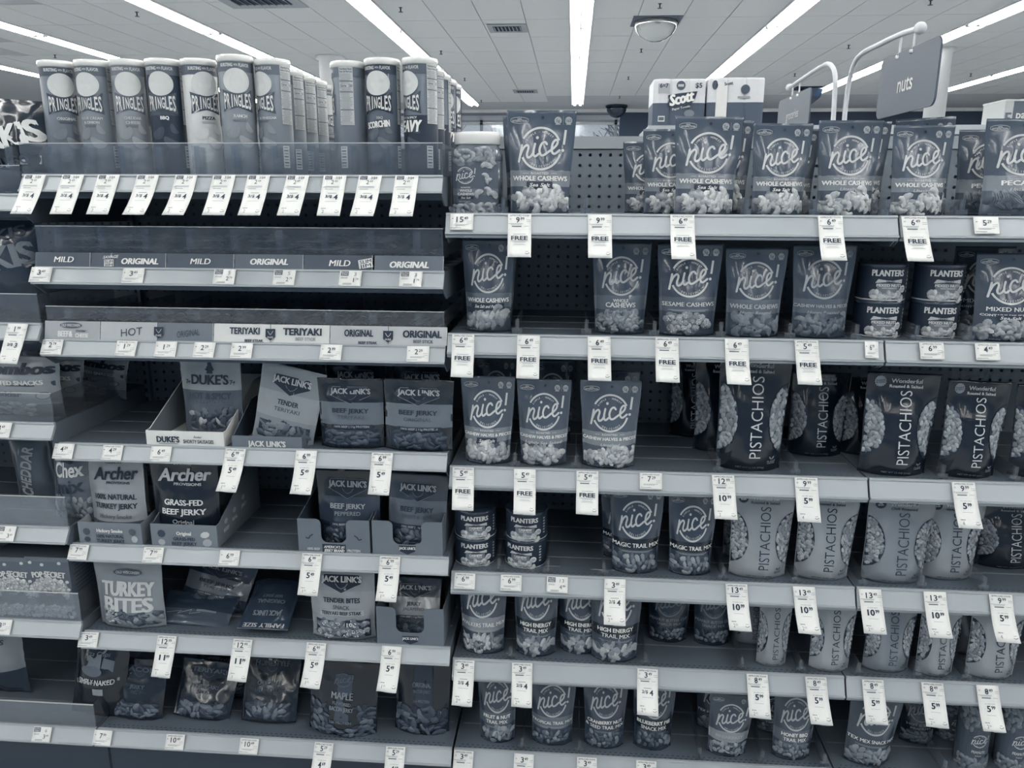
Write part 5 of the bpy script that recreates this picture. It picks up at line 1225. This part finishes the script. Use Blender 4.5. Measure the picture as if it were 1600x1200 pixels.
chips('com', dict(body=62, items=[('Combos', .0, .82, .17, .86, 7, .07, .04, .12), ('STUFFED SNACKS', 0, .60, .07, .66, 84, .04, .04), ('Cheddar', -.12, .42, .08, .44, 10, .04)], seed=93, T=.03, extra=lambda A, P: (A.poly([(-.065, .112), (.065, .124), (.065, .108), (-.065, .098)], 'p20', 2), A.ellipse(.048, .078, .011, .012, 'p24', 2), A.ellipse(.048, .078, .009, .010, 'p56', 3), A.pile(lambda x, z: True, (-.06, .02, .012, .045), ('oval',), .012, (44, 52), 4)), bands=[(0, .24, 44)]), 2, -45, 84, 560, .030, 'pale stuffed snacks bag in front at the left edge', roll=R(1))
chips('com', {}, 2, 22, 118, 556, .130, 'second stuffed snacks bag behind the front one', roll=R(6))
chips('com', {}, 2, 92, 186, 556, .250, 'third stuffed snacks bag deepest in the row', roll=R(10))
chips('che', dict(body=36, items=[('CHEDDAR', -.02, .52, .18, .9, 58, .05, 1.35)], seed=94, T=.03), 3, 14, 78, 682, .10, 'snack mix bag with sideways lettering CHEDDAR', roll=R(-3))
chips('chx', dict(body=38, items=[('Chex', .02, .66, .17, .66, 80, .03, .08), ('mix', .05, .46, .17, .60, 10, .03, .10)], seed=95, T=.03, extra=lambda A, P: (A.pile(lambda x, z: True, (-.06, .06, .012, .055), ('oval', 'ball'), .015, (34, 42, 50), 4))), 3, 68, 130, 690, .030, 'crinkled party mix bag with outlined lettering beside the jerky carton', roll=R(5))
for px, Y, lab in ((20, .018, 'popcorn carton cut by the left edge'), (78, .018, 'popcorn carton with its printed right side showing'), (30, .15, 'popcorn carton behind the left one'), (92, .15, 'popcorn carton behind the right one')):
    o = template('pop', popcorn_carton); z0 = shz('far', 4); x = atY(px, 915, .018).x; hh = atY(px, 871, .018).z-z0; o.location = (x, Y, z0); s = .104/.105*1.13; o.scale = (1.10*.97, .95, hh/.165); tag(o, lab, 'carton', 'popcorn cartons')
chips('wh', dict(body=60, items=[('SNACKS', 0, .8, .06, .5, 14)], bands=[(0, .38, 20)], seed=96, T=.03), 5, -60, 28, 985, .10, 'pale and dark snack bag cut by the left edge on the bottom shelf')
chips('pita', dict(body=5, items=[("Stacy's", .0, .90, .12, .66, 46, .02, .06, .2), ('Pita Chips', 0, .79, .05, .42, 44, .0, .05, .3), ('SIMPLY NAKED', 0, .47, .065, .64, 80, .03, .07, .15)], seed=97, T=.03, extra=lambda A, P: (A.poly([(-.03, .15), (.01, .158), (.012, .125), (-.026, .115)], 'p38', 2), A.poly([(.016, .150), (.045, .145), (.044, .120), (.014, .128)], 'p34', 2), A.ellipse(-.012, .118, .030, .012, 'p30', 3), A.poly([(-.062, .086), (.058, .106), (.058, .098), (-.058, .078)], 'p50', 1), A.rect(.01, .070, .028, .016, 'p52', 2, rot=.06))), 5, 92, 176, 1006, .022, 'black pita chip bag leaning at the lower left', roll=R(7), lean=R(8))

# ---- clear dividers between facings
def divider():
    mb = MB(); mb.box(-.0009, .0009, 0, .16, 0, .034, 'clear'); mb.box(-.011, .011, -.001, .0006, 0, .014, 'clear'); mb.box(-.004, .004, -.002, .001, .010, .034, 'clear'); return mb.obj('shelf_divider')
dv = [('right', 0, (786, 915, 1165, 1272, 1385)), ('end', 0, (1502,)), ('right', 1, (808, 916, 1022, 1126, 1234, 1338)), ('end', 1, (1432, 1514)), ('right', 2, (805, 900, 1122, 1243)), ('end', 2, (1474, 1588)),
      ('right', 3, (780, 856, 943, 1130, 1244)), ('end', 3, (1350, 1442, 1540)), ('right', 4, (798, 1008, 1160, 1252)), ('end', 4, (1343, 1436, 1514)), ('right', 5, (816, 905, 1094, 1192, 1290)), ('end', 5, (1480,))]
for bay, i, pxs in dv:
    for n, px in enumerate(pxs):
        z = shz(bay, i); py = ypx(0, .01, z)[1]; o = template('div', divider); o.location = (atY(px, py, .012).x, .012, z)
        tag(o, 'small clear divider, %s from left, %s' % (['first', 'second', 'third', 'fourth', 'fifth', 'sixth'][n], SH[bay, i]), 'divider', 'clear shelf dividers')

# ================================================================ PRICE TAGS
TG = [
 ('left', 0, 'three', [(56, '2.49', '4', '2'), (115,), (171,), (232,), (292,), (351,), (405,), (466,), (524,), (579,), (636,)]),
 ('left', 1, 'short', [(68, '3.49'), (211, '3.49')]), ('left', 1, 'promo', [(353, '2.79', '5'), (446, '2.79', '5'), (549, '1.79', '3'), (643, '1.79', '3')]),
 ('left', 2, 'short', [(86, '2.79', 1), (201, '1.29', 1), (262, '1.29'), (322, '2.29'), (380, '2.99'), (519, '2.99'), (654, '2.29')]),
 ('left', 3, 'short', [(105, '4.29'), (180, '4.29', 1), (255, '6.49')]), ('left', 3, 'sale', [(370, '6.99', '5.49', '1.50', 1), (480, '6.99', '5.49', '1.50'), (598, '6.99', '5.49', '1.50', 1)]),
 ('left', 4, 'short', [(129, '7.99', 1), (244, '7.99', 1), (362, '6.99')]), ('left', 4, 'sale', [(489, '6.99', '5.49', '1.50', 1), (610, '6.99', '5.49', '1.50', 1)]),
 ('left', 5, 'short', [(145, '3.49', 1)]), ('left', 5, 'sale', [(265, '12.99', '11.99', '1', 1), (382, '12.99', '11.99', '1', 1), (496, '6.99', '5.49', '1.50', 1), (613, '6.99', '5.49', '1.50')]),
 ('left', 6, 'short', [(168, '7.99'), (279, '10.49', 1), (393, '10.49', 1)]), ('left', 6, 'sale', [(508, '5.29', '4.69', '1', 1), (619, '5.29', '4.69', '1', 1)]),
 ('right', 0, 'short', [(722, '15.49')]), ('right', 0, 'free', [(812, '9.99', 1), (937, '9.99'), (1066, '6.49', 1), (1297, '6.49', 1)]), ('end', 0, 'free', [(1428, '6.49', 1)]), ('end', 0, 'short', [(1540, '5.29')]),
 ('right', 1, 'free', [(724, '6.49', 1), (826, '6.49'), (936, '6.49'), (1042, '6.49', 1), (1151, '6.49'), (1260, '5.49', 1)]), ('right', 1, 'narrow', [(1362, '6.99')]), ('end', 1, 'short', [(1456, '6.99', 1), (1543, '4.49', 1)]),
 ('right', 2, 'free', [(724, '5.49', 1), (820, '5.49'), (918, '5.49', 1)]), ('right', 2, 'short', [(1017, '7.29', 1)]), ('right', 2, 'sale', [(1130, '12.99', '10.99', '2', 1), (1260, '9.99', '5.99', '4', 1)]), ('end', 2, 'sale', [(1507, '9.99', '5.99', '4', 1)]),
 ('right', 3, 'short', [(727, '6.99', 1), (799, '6.99', 1)]), ('right', 3, 'promo', [(871, '4.99', '13')]), ('right', 3, 'multi', [(961, '3.49', '4', '2.98')]), ('right', 3, 'sale', [(1151, '13.49', '10.99', '2.50', 1), (1257, '13.49', '10.99', '2.50')]), ('end', 3, 'sale', [(1361, '13.49', '10.99', '2.50'), (1463, '13.49', '10.99', '2.50'), (1567, '9.99', '5.99', '4', 1)]),
 ('right', 4, 'multi', [(726, '3.49', '4', '2.98', 1), (816, '3.49', '4', '2.98', 1), (1012, '3.49', '4', '2.98', 1)]), ('right', 4, 'sale', [(1184, '8.49', '5.99', '2.50', 1), (1276, '8.49', '5.99', '2.50', 1)]), ('end', 4, 'sale', [(1366, '8.49', '5.99', '2.50', 1), (1460, '8.49', '5.99', '2.50', 1), (1547, '8.49', '5.99', '2.50')]),
 ('right', 5, 'multi', [(725, '3.49', '4', '2.98', 1), (819, '3.49', '4', '2.98'), (917, '3.49', '4', '2.98', 1), (1010, '3.49', '4', '2.98', 1)]),
 ('far', 1, 'multi', [(31, '1.99', '3', '.98')]), ('far', 2, 'short', [(8, '3.49')]), ('far', 3, 'promo', [(17, '3.49', '6')]), ('far', 4, 'short', [(12, '3.29')]), ('far', 5, 'promo', [(75, '3.49', '6')])]
per = {}
for bay, i, kind, lst in TG:
    for t in lst: per.setdefault((bay, i), []).append(t[0])
ORD = ['leftmost', 'second', 'third', 'fourth', 'fifth', 'sixth', 'seventh', 'eighth', 'ninth', 'tenth', 'eleventh']
rn = random.Random(9)
for bay, i, kind, lst in TG:
    for t in lst:
        px = t[0]; head = t[-1] == 1; v = [q for q in t[1:] if isinstance(q, str)]; kd = kind
        if kind == 'three': v = ['2.49', '4', '2']
        v += [None]*(3-len(v))
        if kind == 'narrow': kd = 'short'; v = ['6.99', None, 'narrow']
        sw = {'three': -.18, 'free': .06}.get(kind, 0)+(.12 if bay == 'end' else 0)
        if kind == 'sale' and bay in ('right', 'end') and px > 1100: sw = .14
        bend = rn.choice((.2, .5, .9)); sw = round(sw+rn.choice((-.03, 0, .03)), 3)
        if kd in ('short', 'promo'): sw = bend = 0
        z = {'far': ZF, 'left': ZL, 'right': ZR, 'end': ZR}[bay][i]; y = -.0042
        o = template('tag%s%s%s%s%s%s' % (kd, v, head, bend, sw, bay in ('left', 'far')), make_tag, kd, v[0], v[1], v[2], head, bend, sw, None, bay in ('left', 'far'))
        py = ypx(0, y, z)[1]+3; o.location = (atY(px, py, y).x, y, z-.0005-(.0 if bay in ('right', 'end') else .0)); o.rotation_euler = (0, 0, R(rn.uniform(-2, 2)))
        k = sorted(per[bay, i]).index(px); n = len(per[bay, i])
        txt = {'three': '2.49 and 3/$4', 'short': v[0], 'promo': v[0]+' beside dark box', 'free': v[0]+' and FREE', 'sale': '%s and %s' % (v[0], v[1]), 'multi': '2/$'+str(v[1])}[kd]
        lng = 'long' if kd not in ('short', 'promo') else 'short'
        tag(o, '%s price tag, %s, %s %s' % (lng, txt, (ORD[k]+' on' if k == 0 else ORD[k]+' from left,') if n > 1 else 'only one on', SH[bay, i]), 'price tag', 'white price tags')

# ================================================================ ABOVE AND BEHIND
def arm(base, pts, r, ball, lab):
    o = empty('sign_arm', base); t = MB(); b = Vector(base); q = [tuple(Vector(p)-b) for p in pts]
    cur = []
    for i in range(len(q)-1):
        P = [q[max(0, i-1)], q[i], q[i+1], q[min(len(q)-1, i+2)]]
        for s in range(6):
            u = s/6; cur.append(tuple(.5*(2*P[1][e]+(P[2][e]-P[0][e])*u+(2*P[0][e]-5*P[1][e]+4*P[2][e]-P[3][e])*u*u+(P[3][e]-3*P[2][e]+3*P[1][e]-P[0][e])*u**3) for e in range(3)))
    cur.append(q[-1]); t.tube(cur, r, 'w80', 10); t.obj('bent_tube', o, True)
    s = MB(); e = q[-1]; s.lathe([(r*2.1*math.sin(R(a)), -r*2.1*math.cos(R(a))) for a in (2, 30, 60, 90, 120, 150, 178)], 14, 'w80'); s.obj('end_ball', o, True, loc=e); tag(o, lab, 'sign arm'); return o
def hang_sign(X, c, txt, th, lab, hooks, tone=38, lcol='p72'):
    """sign in the plane x=X; corners given as pixels, seen from the left"""
    P = [atX(a, b, X) for a, b in c]; y0 = min(p.y for p in P); y1 = max(p.y for p in P)
    z0 = sum(p.z for p in P[2:])/2; z1 = sum(p.z for p in P[:2])/2; r = .018
    o = empty('hanging_sign', (X, (y0+y1)/2, z0)); W, H = (y1-y0)/2, z1-z0; pr = []
    for cy, cz, a0 in ((W-r, r, -90), (W-r, H-r, 0), (-W+r, H-r, 90), (-W+r, r, 180)):
        for a in range(0, 91, 18): pr.append((cy+r*math.cos(R(a0+a)), cz+r*math.sin(R(a0+a))))
    b = MB(); b.prism(pr, 0, .004, 'p%d' % tone); b.obj('sign_panel', o)
    A = Art(); A.text(txt, -.0, H*.48, th*H, lcol, bold=.01, layer=1, res=4)
    A.emit('sign_lettering', o, lambda a, z, off: (-off, -a, z))
    for hx, hy in hooks:
        p = atX(hx, hy, X); k = MB(); zz = z1-.008; k.tube([(0.002, p.y-(y0+y1)/2, p.z-z0), (0.002, p.y-(y0+y1)/2, zz-z0)], .0022, 'w84', 6); k.tube([(0.006, p.y-(y0+y1)/2-.004, zz-z0), (-.003, p.y-(y0+y1)/2+.004, zz-z0)], .004, 'w90', 6); k.obj('hook', o)
    tag(o, lab, 'sign'); return o
YB = .45
Xn = atY(1320, 185, YB).x
base = atX(1322, 200, Xn)
arm((Xn, YB, 1.64), [(Xn, YB, 1.64)]+[tuple(atX(a, b, Xn)) for a, b in ((1322, 160), (1329, 118), (1342, 88), (1375, 69), (1407, 54), (1438, 44))], .0058, 1, 'white bent tube arm carrying the nuts sign')
hang_sign(Xn, ((1379, 91), (1471, 57), (1368, 185), (1458, 167)), 'nuts', .26, 'large dark hanging sign reading nuts', ((1407, 56), (1429, 46)), 24, 'p80')
Xg = atY(1303, 190, YB).x
arm((Xg, YB, 1.64), [(Xg, YB, 1.64)]+[tuple(atX(a, b, Xg)) for a, b in ((1304, 150), (1305, 120), (1301, 105), (1293, 100), (1280, 106), (1257, 121), (1234, 137))], .0058, 1, 'white bent tube arm carrying the groceries sign')
hang_sign(Xg, ((1217, 160), (1265, 135), (1216, 212), (1262, 198)), 'groceries', .24, 'smaller dark hanging sign reading groceries', ((1238, 136), (1249, 128)), 27, 'p66')
# second gondola behind, with paper towels on it
YG = 2.6
zg = atY(1050, 199, YG+.05).z; xg0 = atY(1012, 200, YG).x
g = empty('gondola_frame', (xg0, YG, 0)); tag(g, 'metal gondola of the next aisle under the paper towels', 'shelf frame')
b = MB(); b.box(0, 3.2, .02, .5, 0, zg-.03, 'm40'); b.obj('back_panel', g); b = MB(); b.box(0, 3.2, 0, .55, zg-.03, zg, 'm60'); b.obj('deck', g); b = MB(); b.box(0, 3.2, -.02, 0, zg-.04, zg+.004, 'm66'); b.obj('price_channel', g)
def towels(w, h, d, full):
    o = MB(); n = 36; prof = []
    for side in (0, 1):
        for i in range(n+1):
            u = i/n if side == 0 else 1-i/n; x = -w/2+u*w; e = min(1, min(u, 1-u)*9)**.5; b = abs(math.sin(u*3*math.pi))**.5*.007*e+.004*e
            prof.append((x, .012-b if side == 0 else d-.012+b))
    m = len(prof); Z = [0, .006, h*.5, h*.5, h-.010, h-.002, h]; S = [.97, 1, 1, 1, 1, .985, .95]
    V = [(x*s_, (y-d/2)*s_+d/2, z) for z, s_ in zip(Z, S) for x, y in prof]
    for j in range(6):
        if j == 2: continue
        o.add(V[j*m:(j+2)*m], [(i, (i+1) % m, m+(i+1) % m, m+i) for i in range(m)], 'w26' if j < 2 else 'w84')
    o.add(V[:m], [tuple(range(m-1, -1, -1))], 'w14'); o.add(V[6*m:], [tuple(range(m))], 'w84')
    o = o.obj('paper_towel_pack', smooth=False)
    A = Art()
    if full:
        A.text('6=7', -.30*w, .86*h, .055*h*1.6, 'p15', w=.16*w, bold=.04); A.ellipse(.02*w, .86*h, .085*w, .085*w, 'p22', 1); A.rect(.02*w, .86*h, .11*w, .012, 'p70', 2); A.text('$5', .36*w, .86*h, .10*h, 'p12', w=.13*w); A.rect(-.30*w, .80*h, .22*w, .20*h, 'p62', 0)
        A.poly([(-.22*w, .66*h), (.0, .70*h), (.34*w, .74*h), (.30*w, .58*h), (.22*w, .46*h), (-.10*w, .40*h), (-.24*w, .46*h), (-.19*w, .56*h)], 'p12', 3)
        A.text('Scott', .03*w, .60*h, .22*h, 'p92', w=.46*w, bold=.07, rot=.22, shear=.2, layer=5); A.text('Paper Towels', .04*w, .40*h, .045*h, 'p80', w=.34*w, rot=.2, layer=5)
        A.rect(-.33*w, .17*h, .13*w, .12*h, 'p80', 2); A.rect(-.33*w, .17*h, .10*w, .07*h, 'p30', 3); A.ellipse(.2*w, .28*h, .10*w, .08*h, 'p40', 2)
    else:
        A.ellipse(.16*w, .76*h, .08*w, .08*w, 'p22', 1); A.text('Scott', -.14*w, .88*h, .06*h, 'p14', w=.15*w, rot=.15, bold=.05); A.rect(.14*w, .60*h, .22*w, .01, 'p55', 1); A.ellipse(-.38*w, .85*h, .05*w, .08*w, 'p22', 1)
        A.rect(-.25*w, .45*h, .20*w, .9*h, 'p86', 1)
    A.emit('brand_print', o, lambda x, z, off: (x, -.0006-off, z))
    return o
for xl, xr, yt, full, lab in ((1021, 1103, 122, True, 'paper towel pack with a dark script banner and a price bubble'), (1106, 1195, 120, False, 'second paper towel pack at the right with a plain white and dark wrapper')):
    a, b = atY(xl, 160, YG).x, atY(xr, 160, YG).x; h = atY((xl+xr)/2, yt, YG).z-zg; o = towels(b-a, h, .26, full); o.location = ((a+b)/2, YG+.02, zg); tag(o, lab, 'paper towels', 'paper towel packs')
# numbered aisle box at the right edge
p = atY(1585, 185, 4.2); xa = atY(1568, 185, 4.2).x; w = .30; h = atY(1570, 158, 4.2).z-p.z+.08; q = MB(); q.box(0, .055, 0, .30, 0, h, 'p66'); q.box(.055, .50, .0, .30, 0, h, 'p26'); q.box(-.004, .504, -.004, .304, h, h+.012, 'p72')
o = q.obj('aisle_marker', loc=(xa, 4.2, p.z-.08)); A = Art(); A.text('5', .026, h*.42, .075, 'p30', bold=.03); A.text('paper', .16, h*.55, .050, 'p78', bold=.02); A.emit('marker_print', o, lambda x, z, off: (x, -off, z)); tag(o, 'boxy aisle marker with the number 5 at the right edge of the photo', 'sign')
b = MB(); b.box(.2, .24, .13, .17, -(p.z-.08), 0, 'm60'); b.obj('post', o)
bpy.context.view_layer.update()
